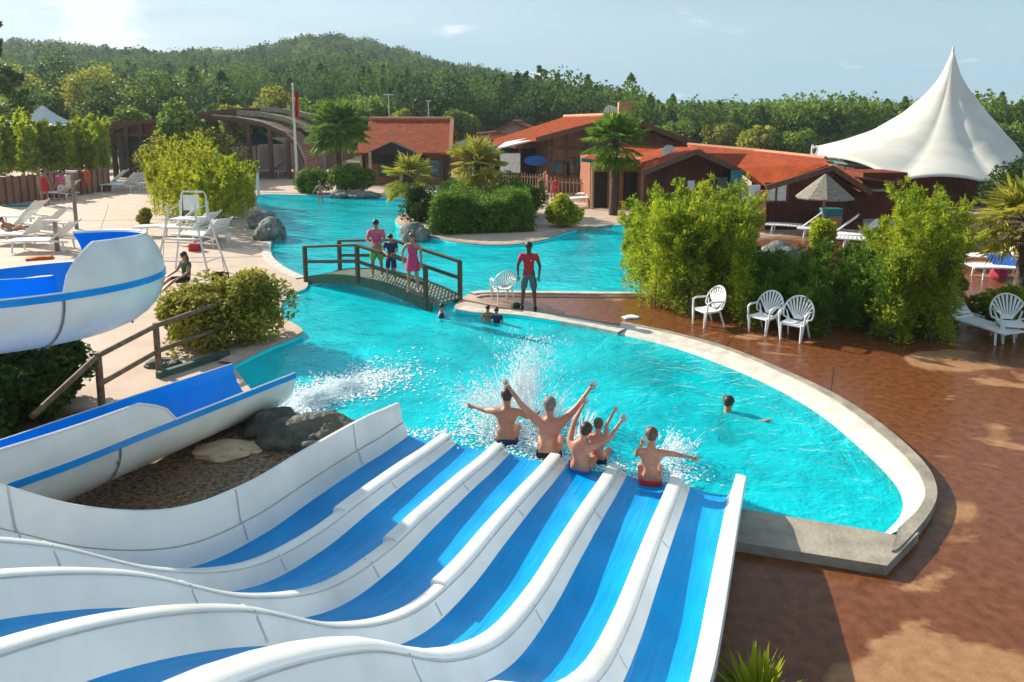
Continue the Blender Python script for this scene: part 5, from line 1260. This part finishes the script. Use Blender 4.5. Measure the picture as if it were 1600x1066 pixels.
for px, py, w, lab in ((34, 178, 44, 'left one of the two small white pointed tents behind the far left bamboo'), (66, 165, 44, 'right, taller one of the two small white pointed tents behind the far left bamboo')):
    Y = 72; t = AT(px, py, Y); root = thing('small_tent', lab, 'tent', (t.x, Y, 0), group='small white tents at the far left'); rows = []; ze = AT(px, 196, Y).z
    for j in range(9):
        s_ = j/8; rows.append([Vector((t.x+sx*3.0*(.02+.98*s_), Y+sy*3.0*(.02+.98*s_), ze+(t.z-ze)*(1-s_)**2)) for sx, sy in ((-1, -1), (1, -1), (1, 1), (-1, 1))])
    mb = MB(); mb.loft(rows, closed=True); mb.build('canvas', 'c_white', root)
    for sx, sy in ((-1, -1), (1, -1), (1, 1), (-1, 1)): mb = MB(); mb.tube([(t.x+sx*2.9, Y+sy*2.9, 0), (t.x+sx*2.9, Y+sy*2.9, ze)], .06, 6); mb.build('post', 'steel', root)
# ---- stone block retaining wall at the right
def stone_wall():
    bm_ = mat('block_wall', (.42, .31, .20), .9, (.30, .22, .14), 2.5, .3, 12); nt = bm_.node_tree; N = nt.nodes; L = nt.links; b = N['Principled BSDF']
    br = N.new('ShaderNodeTexBrick'); br.inputs['Scale'].default_value = 1; br.inputs['Color1'].default_value = (.46, .33, .21, 1); br.inputs['Color2'].default_value = (.33, .24, .15, 1); br.inputs['Mortar'].default_value = (.14, .10, .07, 1)
    br.inputs['Brick Width'].default_value = .5; br.inputs['Row Height'].default_value = .2; br.inputs['Mortar Size'].default_value = .018
    tc = N.new('ShaderNodeTexCoord'); sp = N.new('ShaderNodeSeparateXYZ'); cb = N.new('ShaderNodeCombineXYZ'); L.new(tc.outputs['Object'], sp.inputs[0]); L.new(sp.outputs[0], cb.inputs[0]); L.new(sp.outputs[2], cb.inputs[1])
    L.new(cb.outputs[0], br.inputs['Vector']); L.new(br.outputs[0], b.inputs['Base Color']); M['blocks'] = bm_
    a = G(1480, 398); c = Vector((X0(1640, 26.5), 25.5, 0)); root = thing('stone_wall', 'tan stone block retaining wall below the big tent', 'wall', tuple(a)); d = (c-a); u = d.normalized(); zt = AT(1500, 338, a.y).z
    wallbox(root, 'blocks', ((a+c)/2)+Vector((0, .3, zt/2)), (d.length, .5, zt), 'blocks', math.atan2(d.y, d.x)); wallbox(root, 'cap_course', ((a+c)/2)+Vector((0, .3, zt+.06)), (d.length+.1, .6, .12), 'stone', math.atan2(d.y, d.x))
stone_wall()
# ================================================================== PLANTS
def quad(*px): return [G(x, y) for x, y in px]
def hf(pts):
    us = [p[0] for p in pts]; hs = [p[1] for p in pts]; return lambda u, v: float(np.interp(u, us, hs))
bamboo('bamboo_clump', 'big bright bamboo thicket behind the left fan chair by the far pool', quad((976, 472), (1165, 508), (1170, 448), (988, 425)), hf([(0, 2.7), (.15, 3.2), (.45, 3.75), (.7, 3.3), (.88, 3.7), (1, 3.2)]), 260, 95000, .125, 'bamboo', spread=.78)
bamboo('bamboo_shrub', 'lower dark green bamboo behind the pair of chairs, between the tall bright thickets', quad((1160, 510), (1410, 535), (1415, 485), (1175, 462)), hf([(0, 2.1), (.2, 1.75), (.5, 1.75), (.75, 1.9), (1, 2.3)]), 210, 70000, .12, 'hedge', spread=.8, group=None)
bamboo('bamboo_clump', 'tall bright bamboo thicket with a pointed top in front of the stone wall', quad((1355, 538), (1465, 535), (1480, 470), (1362, 470)), hf([(0, 2.4), (.25, 2.9), (.55, 3.6), (.75, 4.15), (1, 3.1)]), 190, 72000, .125, 'bamboo', spread=.78)
bamboo('bamboo_clump', 'yellow bamboo thicket beside the high chair, the left one', quad((238, 350), (330, 352), (330, 305), (240, 300)), hf([(0, 3.4), (.4, 4.9), (1, 4.7)]), 170, 42000, .20, 'bambooyel', spread=.55)
bamboo('bamboo_clump', 'yellow and green bamboo thicket at the pool boulders, the right one', quad((318, 372), (396, 366), (392, 318), (322, 318)), hf([(0, 3.6), (.5, 3.6), (1, 2.9)]), 130, 32000, .19, 'bambooyel', spread=.55)
bamboo('bamboo_clump', 'long yellow-green bamboo hedge above the wooden fence at far left', [AT(-60, 270, 52), AT(165, 270, 56), AT(165, 270, 62), AT(-60, 270, 58)], hf([(0, 5.0), (.3, 5.0), (.6, 5.4), (.85, 5.6), (1, 5.2)]), 300, 64000, .42, 'bamboofar', spread=.5)
for f_ in (): pass
shrub('olive_shrub', 'loose olive green shrub behind the railing, reaching over the water', (G(380, 530).x, G(380, 530).y, 0), (1.15, .9, .85), 11000, .12, 'shrub', sub=26)
shrub('olive_shrub', 'lower yellow-green shrub in front of the sitting person, left of the loose olive one', (G(300, 540).x, G(300, 540).y, 0), (1.3, .9, .68), 9500, .12, 'shrub', sub=22)
shrub('laurel_shrub', 'dark leafy shrub filling the corner below the curved flume', (-8.5, 11.9, 0), (1.2, 1.0, .66), 14000, .14, 'laurel', sub=26)
shrub('laurel_shrub', 'dark green shrub at the left edge under the curved flume', (-8.6, 10.4, 0), (1.1, 1.1, .6), 11000, .14, 'laurel', sub=20)
# clipped hedge on the island
def hedge():
    a, b, c, d = G(672, 368), G(832, 362), G(828, 330), G(690, 326); root = thing('clipped_hedge', 'clipped green hedge on the pool island below the two small palms', 'hedge', tuple((a+b+c+d)/4)); P = []
    n = 30000; u = rng.random(n); v = rng.random(n); w = rng.random(n); face = rng.random(n)
    v = np.where(face < .4, .03*w, v); z = np.where(face >= .6, 1.7-.12*w, 1.7*rng.random(n)); u = np.where((face > .4) & (face < .6), np.where(w < .5, .03*w, 1-.03*w), u)
    A = np.array([tuple(p) for p in (a, b, c, d)]); P = ((A[0]*(1-u)[:, None]+A[1]*u[:, None])*(1-v)[:, None]+(A[3]*(1-u)[:, None]+A[2]*u[:, None])*v[:, None])
    P[:, 2] = z*(.86+.12*np.sin(u*9)+.06*np.sin(v*7+u*23)); P[:, :2] += (np.array([a.lerp(c, .5).x, a.lerp(c, .5).y])-P[:, :2])*(.10*(P[:, 2:3]/1.7)**3); P += rng.normal(size=P.shape)*.09; leaf_mesh('foliage', P, .13, .5, .3, 'hedge', root)
    mb = MB(); mb.slab([a.lerp(c, .06)+Vector((0, 0, 1.2)), b.lerp(d, .1)+Vector((0, 0, 1.2)), c.lerp(a, .1)+Vector((0, 0, 1.2)), d.lerp(b, .1)+Vector((0, 0, 1.2))], 1.2); mb.build('twig_core', mat('hedge_twigs', (.012, .022, .008), .95, (.03, .04, .012), 6), root)
hedge()
def gs(x, y): p = G(x, y); return (p.x, p.y, 0)
shrub('round_bush', 'dark round bush at the left end of the clipped hedge', gs(655, 345), (1.3, 1.1, .95), 7000, .14, 'laurel')
shrub('round_bush', 'round clipped bush right of the clipped hedge island, at the far terrace', gs(805, 338), (1.6, 1.3, 1.1), 8000, .14, 'hedge')
shrub('round_bush', 'small round bush left of the wader in the far pool', gs(481, 302), (1.7, 1.3, .85), 6000, .17, 'hedge', sub=9)
shrub('round_bush', 'larger round bush under the big palm, right of the wader', gs(552, 303), (2.1, 1.6, 1.05), 8000, .17, 'hedge', sub=9)
shrub('spiky_bush', 'yellow tipped bush on the bank right of the clipped hedge', gs(880, 354), (.85, .8, .85), 5000, .16, 'bambooyel')
shrub('low_bush', 'low green bush between the right bamboo and the stone wall', gs(1478, 478), (.5, .5, .55), 3500, .11, 'shrub')
shrub('low_bush', 'low green bush behind the lounger at the right edge', gs(1570, 500), (.95, .6, .5), 5000, .12, 'bamboo')
shrub('low_bush', 'dry grassy tuft beside the left edge of the yellow bamboo', gs(226, 350), (.45, .4, .4), 1600, .16, 'shrub')
shrub('flowering_shrub', 'tall pinkish flowering shrub in front of the arched pool hall', gs(300, 283), (5.2, 2.5, 2.3), 15000, .3, mat and 'shrub', sub=30)
shrub('small_conifer', 'bright young bush standing between the two right bamboos', gs(1283, 420), (.5, .5, .95), 4500, .12, 'bamboofar')
spk = thing('spiky_plant', 'yellow-green spiky leaved plant at the bottom edge beside the slide', 'plant', tuple(G(1180, 1110)))
Pb = G(1180, 1118); ds = []; ps = []
for k in range(90):
    a = random.uniform(0, 2*pi); e = random.uniform(.25, 1.4); d = np.array([cos(a)*cos(e), sin(a)*cos(e), sin(e)]); ds.append(d*3); ps.append(np.array([Pb.x, Pb.y, .05])+d*.22)
leaf_mesh('leaves', np.array(ps), .5, .12, m='bambooyel', parent=spk, dirs=np.array(ds))
palm('palm_tree', 'big full palm with a dark trunk in front of the pavilion', gs(530, 298), 4.5, 2.35, 'palm', 90)
palm('palm_tree', 'small yellow-green palm in front of the pavilion, left end of the clipped hedge', gs(640, 332), 1.9, 1.65, 'palmy', 46)
palm('palm_tree', 'small palm rising from the clipped hedge in front of the signboard', gs(745, 330), 2.7, 1.75, 'palmy', 50)
palm('palm_tree', 'slender palm with bare trunk in front of the orange kiosk', gs(958, 336), 3.9, 1.9, 'palm', 52, tr=.19)
palm('palm_tree', 'yellowed palm cut by the right picture edge, below the stone wall', gs(1592, 478), 2.3, 1.5, 'palmy', 46)
shrub('round_bush', 'dark evergreen bush at the right edge beside the big tent', (X0(1600, 31), 31.0, 0), (1.6, 1.5, 2.0), 9000, .16, 'laurel')
# trees behind the buildings
tl = [(0, 34, 150, 5.5, 66, 'tree_dark', 'pine', 'dark pine cut by the left picture edge'), (45, 108, 240, 6.5, 95, 'tree_yel', 'round', 'brownish olive tree behind the far left bamboo'), (98, 78, 240, 6.8, 125, 'tree_dark', 'round', 'large dark tree, second from the left edge, before the wooded slope'),
      (158, 96, 240, 5.4, 88, 'tree_yel', 'round', 'tree with yellow-green top above the far left bamboo'), (178, 128, 240, 4.2, 80, 'tree_dark', 'round', 'dark tree in front of the yellow-green topped one'), (222, 128, 240, 4.5, 95, 'tree_mid', 'round', 'mid green tree right of the yellow-green topped one'),
      (262, 131, 240, 4.2, 85, 'tree_dark', 'round', 'rounded dark tree left behind the arched hall'), (286, 162, 240, 2.4, 60, 'tree_mid', 'round', 'tree growing in front of the arched hall roof'), (240, 105, 240, 5.5, 120, 'tree_mid', 'round', 'pale green tree farther back above the arched hall'),
      (320, 116, 240, 5.5, 118, 'tree_mid', 'round', 'broad tree on the lower slope above the arched hall'), (350, 150, 240, 4, 90, 'tree_dark', 'round', 'small dark tree right above the arched hall roof'), (372, 155, 240, 2.2, 84, 'tree_yel', 'round', 'little yellowish tree above the arched hall roof'),
      (432, 148, 240, 5, 92, 'tree_yel', 'round', 'yellow leaved tree left of the red flag'), (484, 152, 240, 4, 88, 'tree_mid', 'round', 'light green tree right of the red flag'), (545, 148, 240, 4.6, 96, 'tree_mid', 'round', 'pale tree behind the big palm'), (592, 160, 240, 4, 100, 'tree_mid', 'round', 'green tree left above the pavilion roof'),
      (625, 168, 240, 2.6, 92, 'tree_yel', 'round', 'small yellow tree just above the pavilion ridge'), (690, 132, 240, 6, 120, 'tree_mid', 'round', 'tall tree right above the pavilion roof'), (722, 165, 240, 3, 95, 'tree_mid', 'round', 'small tree between pavilion and small gabled house'), (400, 172, 240, 3.5, 86, 'tree_dark', 'round', 'low dark tree behind the arched roof bands'),
      (845, 112, 240, 6, 150, 'tree_dark', 'pine', 'tall pine group tree left of the big hall ridge'), (822, 120, 240, 5, 152, 'tree_dark', 'pine', 'slimmer tall pine just left of the tallest one'), (868, 122, 240, 5, 156, 'tree_dark', 'pine', 'tall pine just right of the tallest one'),
      (1185, 204, 240, 4, 92, 'tree_yel', 'round', 'brownish bushy tree behind the clubhouse ridge'), (1130, 196, 240, 4, 98, 'tree_yel', 'round', 'olive bushy tree left behind the clubhouse ridge'), (1560, 196, 240, 5, 95, 'tree_mid', 'round', 'green tree right behind the big tent'), (1240, 208, 240, 4, 90, 'tree_mid', 'round', 'green tree between clubhouse ridge and tent'), (1050, 196, 240, 4, 96, 'tree_mid', 'round', 'green tree right above the big hall eaves'),
      (30, 150, 240, 5, 80, 'tree_mid', 'round', 'olive tree low at the left behind the white tents'), (75, 150, 240, 4.5, 84, 'tree_dark', 'round', 'dark tree directly behind the white tents'), (205, 165, 240, 3.2, 74, 'tree_mid', 'round', 'light bush like tree left of the arched hall end')]
for x, yt, yb, w, Y, m_, k_, lab in tl:
    b = AT(x, 240, Y); b.z = 0; h = AT(x, yt, Y).z*1.07; w *= 1.2; tree('pine_tree' if k_ == 'pine' else 'tree', lab, (b.x, b.y, 0), h, w*.62 if k_ == 'round' else w*.5, m_, k_, 5200 if Y < 100 else 4200, .42 if Y < 100 else .55)
# green figure slide on the pool terrace behind the yellow bamboo
def play():
    b = AT(330, 262, 40); root = thing('play_spout', 'green curved water spout standing behind the yellow bamboo', 'play equipment', (b.x, 40, 0)); c = AT(330, 275, 40); mb = MB()
    mb.tube([Vector((b.x, 40, 0)), Vector((b.x, 40, c.z-.2))], [.4, .3], 10); mb.build('base', 'c_blue', root, True)
    mb = MB(); mb.tube([c+Vector((-.75, 0, .1)), c+Vector((-.2, 0, 0)), c+Vector((.2, 0, .25)), c+Vector((.42, 0, .75)), c+Vector((.38, 0, 1.25))], [.10, .26, .30, .26, .10], 10); mb.build('spout', mat('green_gelcoat', (.02, .30, .13), .35, (.02, .38, .18), 4), root, True)
play()
# ================================================================== SPLASHES
def splash(name, label, drops, sheets, parent=None):
    root = thing(name, label, 'splash', tuple(drops[0][0]), kind='stuff'); mb = MB()
    for (c, sp, n, r0) in drops:
        c = Vector(c)
        for _ in range(n):
            p = c+Vector((random.gauss(0, sp[0]), random.gauss(0, sp[1]), random.gauss(0, sp[2])))
            if p.z < WZ: p.z = WZ+.01
            r_ = r0*random.uniform(.3, 1)**2+.004; mb.ell(p, (r_*random.uniform(.7, 1.5), r_, r_*random.uniform(.7, 1.9)), 5, 4)
    mb.build('droplets', 'foam', root, True)['kind'] = 'stuff'
    if sheets:
        sb = MB()
        for (o_, vel, spread, n, w0) in sheets:
            for _ in range(n):
                v = Vector(vel)+Vector((random.gauss(0, spread), random.gauss(0, spread), random.gauss(0, spread*.8))); t0 = random.uniform(0, .12); t1 = t0+random.uniform(.06, .2); p0 = Vector(o_)+Vector((random.gauss(0, .08), random.gauss(0, .08), 0))
                pts = []
                for i in range(7):
                    t = t0+(t1-t0)*i/6; p = p0+v*t-Vector((0, 0, 4.9*t*t)); pts.append(p+Vector((random.gauss(0, .006),)*3))
                if min(p.z for p in pts) < WZ: continue
                w = w0*random.uniform(.3, 1); sb.tube(pts, [w*k*random.uniform(.6, 1.3) for k in (.2, .7, 1, .9, .7, .5, .15)], 5)
        sb.build('water_strand', 'foam', root, True)['kind'] = 'stuff'
    return root
def foam_patch(name, label, pts, n, size, z=WZ+.006):
    """many small flat bits of foam lying on the water"""
    root = thing(name, label, 'foam', tuple(pts[0][0]), kind='stuff'); mb = MB()
    for c, sx, sy, w in pts:
        for _ in range(int(n*w)):
            x, y = c.x+random.gauss(0, sx), c.y+random.gauss(0, sy); r_ = size*random.uniform(.25, 1)**1.6; k = random.randint(5, 7); a0 = random.random()*6
            vs = [(x+cos(a0+2*pi*i/k)*r_*random.uniform(.6, 1.5), y+sin(a0+2*pi*i/k)*r_*random.uniform(.4, 1.0), z+random.uniform(0, .012)) for i in range(k)]
            vs.append((x, y, z+.012+r_*.35)); mb.add(vs, [(i, (i+1) % k, k) for i in range(k)])
    mb.build('foam_flecks', 'foam', root, True)['kind'] = 'stuff'
s0 = G(818, 640, 0)
col = [((s0.x+.02*k, s0.y+.15, .10+.15*k), (.10+.03*k, .12, .12), 420-30*k, .012) for k in range(8)]
col += [((G(x, y).x, G(x, y).y, z), (sx, sx, sz), n, .013) for x, y, z, sx, sz, n in ((780, 650, .12, .30, .14, 500), (750, 640, .2, .22, .2, 260), (842, 640, .3, .3, .3, 300), (880, 660, .12, .25, .10, 260), (1055, 712, .12, .15, .12, 330), (760, 670, .04, .28, .05, 320))]
def o3(x, y, z=-.03): p = G(x, y); return (p.x, p.y, z)
splash('splash', 'tall white splash thrown up between the first two riders', col, [(o3(812, 650), (.15, .1, 5.2), .5, 80, .011), (o3(800, 655), (-1.6, .3, 4.4), .8, 70, .009), (o3(785, 660), (-2.6, .5, 3.4), .8, 60, .009), (o3(850, 668), (1.4, .6, 3.4), .8, 50, .009),
       (o3(835, 672), (-.4, .9, 4.0), .9, 50, .009), (o3(1040, 722), (1.2, .3, 2.6), .6, 50, .009), (o3(905, 700), (.6, .8, 2.8), .6, 70, .01)])
foam_patch('foam', 'white foam churned up around the riders at the slide foot', [(G(770, 665), .45, .45, 1), (G(825, 680), .35, .35, 1), (G(880, 715), .35, .25, .7), (G(760, 610), .5, .5, .5), (G(980, 735), .5, .2, .5), (G(1050, 725), .2, .2, .4), (G(650, 672), .5, .12, .4)], 900, .032)
foam_patch('foam', 'streak of white foam shot out of the straight flume', [(G(470, 628), .25, .18, 1.0), (G(500, 612), .38, .24, 1.3), (G(540, 600), .42, .30, 1.3), (G(585, 586), .38, .36, .8), (G(610, 575), .5, .6, .35)], 1100, .038)
splash('splash', 'low spray leaving the mouth of the straight flume', [((G(478, 622).x, G(478, 622).y, .03), (.22, .16, .05), 300, .013), ((G(530, 600).x, G(530, 600).y, .02), (.35, .25, .05), 400, .013)], [(o3(470, 628), (2.2, 1.6, 1.2), .5, 160, .012), (o3(515, 608), (2.0, 1.4, 1.0), .5, 160, .012)])

# ------------------------------------------------------------------ the summer air
def haze():
    mb = MB(); mb.box((0, 395, 64), (2300, 1070, 132.4)); m = bpy.data.materials.new('air'); m.use_nodes = True; N = m.node_tree.nodes; N.clear()
    o = N.new('ShaderNodeOutputMaterial'); v = N.new('ShaderNodeVolumePrincipled'); v.inputs['Color'].default_value = (.80, .92, 1, 1); v.inputs['Density'].default_value = .00028; v.inputs['Anisotropy'].default_value = .2
    m.node_tree.links.new(v.outputs[0], o.inputs['Volume']); h = mb.build('haze', m); tag(h, 'thin bluish summer haze filling the air over the valley', 'haze', kind='stuff')
haze()

# ------------------------------------------------------------------ water film on the lanes: glare runs along the flow
def lane_flow():
    nt = M['blue'].node_tree; N = nt.nodes; L = nt.links; tc = N.new('ShaderNodeTexCoord'); cb = N.new('ShaderNodeCombineXYZ')
    W_ = Matrix.Translation(-Vector(SP(-2.6, -3, 0)))
    for i, (v, k) in enumerate(((SN, 9.0), (SD, .9))):
        d = N.new('ShaderNodeVectorMath'); d.operation = 'DOT_PRODUCT'; d.inputs[1].default_value = tuple(v*k); L.new(tc.outputs['Object'], d.inputs[0]); L.new(d.outputs['Value'], cb.inputs[i])
    n = N.new('ShaderNodeTexNoise'); n.inputs['Scale'].default_value = 1; n.inputs['Detail'].default_value = 7; n.inputs['Distortion'].default_value = .6; L.new(cb.outputs[0], n.inputs['Vector'])
    b = N['Principled BSDF']; bp = N.new('ShaderNodeBump'); bp.inputs['Strength'].default_value = .6; bp.inputs['Distance'].default_value = .03; L.new(n.outputs[0], bp.inputs['Height']); L.new(bp.outputs[0], b.inputs['Normal'])
    # paler blue streaks along the flow, mixed into the lane colour
    mx = [q for q in N if q.type == 'MIX'][0]; r = N.new('ShaderNodeMapRange'); r.inputs[1].default_value = .55; r.inputs[2].default_value = .8; r.inputs[4].default_value = .35; L.new(n.outputs[0], r.inputs[0])
    x = N.new('ShaderNodeMix'); x.data_type = 'RGBA'; x.inputs[7].default_value = (.05, .40, .80, 1); L.new(r.outputs[0], x.inputs[0]); L.new(mx.outputs[2], x.inputs[6]); L.new(x.outputs[2], b.inputs['Base Color'])
lane_flow()
# ------------------------------------------------------------------ joints in the paving and small belongings
def joints():
    mb = MB()
    for a, b in (((1297, 618), (1303, 572)), ((1130, 548), (1150, 520)), ((1010, 512), (1022, 496))):
        mb.bar(G(*a, .004), G(*b, .004), .008, .004)
    for y in (345, 372, 405, 440): mb.bar(G(100, y, .004), G(430 if y < 400 else 440, y-4, .004), .03, .004)
    for x0, x1 in ((170, 60), (260, 190), (330, 300)): mb.bar(G(x0, 320, .004), G(x1+60, 470, .004), .02, .004)
    tag(mb.build('deck_joint', 'gutter'), kind='structure')
joints()
def soft(name, label, cat, c, d, m, rz=0, group=None):
    """a rumpled cloth or bag"""
    bm = bmesh.new(); bmesh.ops.create_cube(bm, size=1); bmesh.ops.subdivide_edges(bm, edges=bm.edges[:], cuts=5, use_grid_fill=True)
    from mathutils import noise as NZ
    for v in bm.verts:
        n_ = NZ.noise(v.co*3+Vector((c[0]*3, c[1], 0))); q = v.co.length; v.co = Vector((v.co.x*d[0]*(1-.12*q), v.co.y*d[1]*(1-.12*q), (v.co.z+.5)*d[2]*(1+.5*n_)*(1.15-.4*q)))
    me = bpy.data.meshes.new(name); bm.to_mesh(me); bm.free(); me.transform(Matrix.Translation(Vector(c)) @ Matrix.Rotation(rz, 4, 'Z')); me.materials.append(M[m])
    for p in me.polygons: p.use_smooth = True
    tag(link_mesh(name, me), label, cat, group)
soft('towel', 'folded white towel on the wet deck between attendant and bamboo', 'towel', G(985, 497), (.42, .26, .05), 'c_white', .3)
soft('bag', 'black bag on the pale deck behind the olive shrub', 'bag', G(345, 446), (.55, .35, .38), 'c_black', .4)
soft('bag', 'red bag under the white loungers behind the high chair', 'bag', G(305, 392), (.45, .3, .32), 'cloth_red', .1)
soft('towel', 'teal towel spread on the deck left of the thin post', 'towel', G(38, 322), (2.2, 1.0, .12), 'teal', 0)
soft('towel', 'orange towel lying by the loungers left of the square post', 'towel', G(62, 405), (.9, .5, .1), 'c_orange', .5)
soft('bag', 'small dark bag at the feet of the attendant', 'bag', G(806, 480), (.26, .16, .12), 'c_dgreen', .5)
soft('bag', 'purple bag beside the lounger at the right edge below the stone wall', 'bag', G(1560, 432), (.5, .35, .3), 'c_magenta', .5)
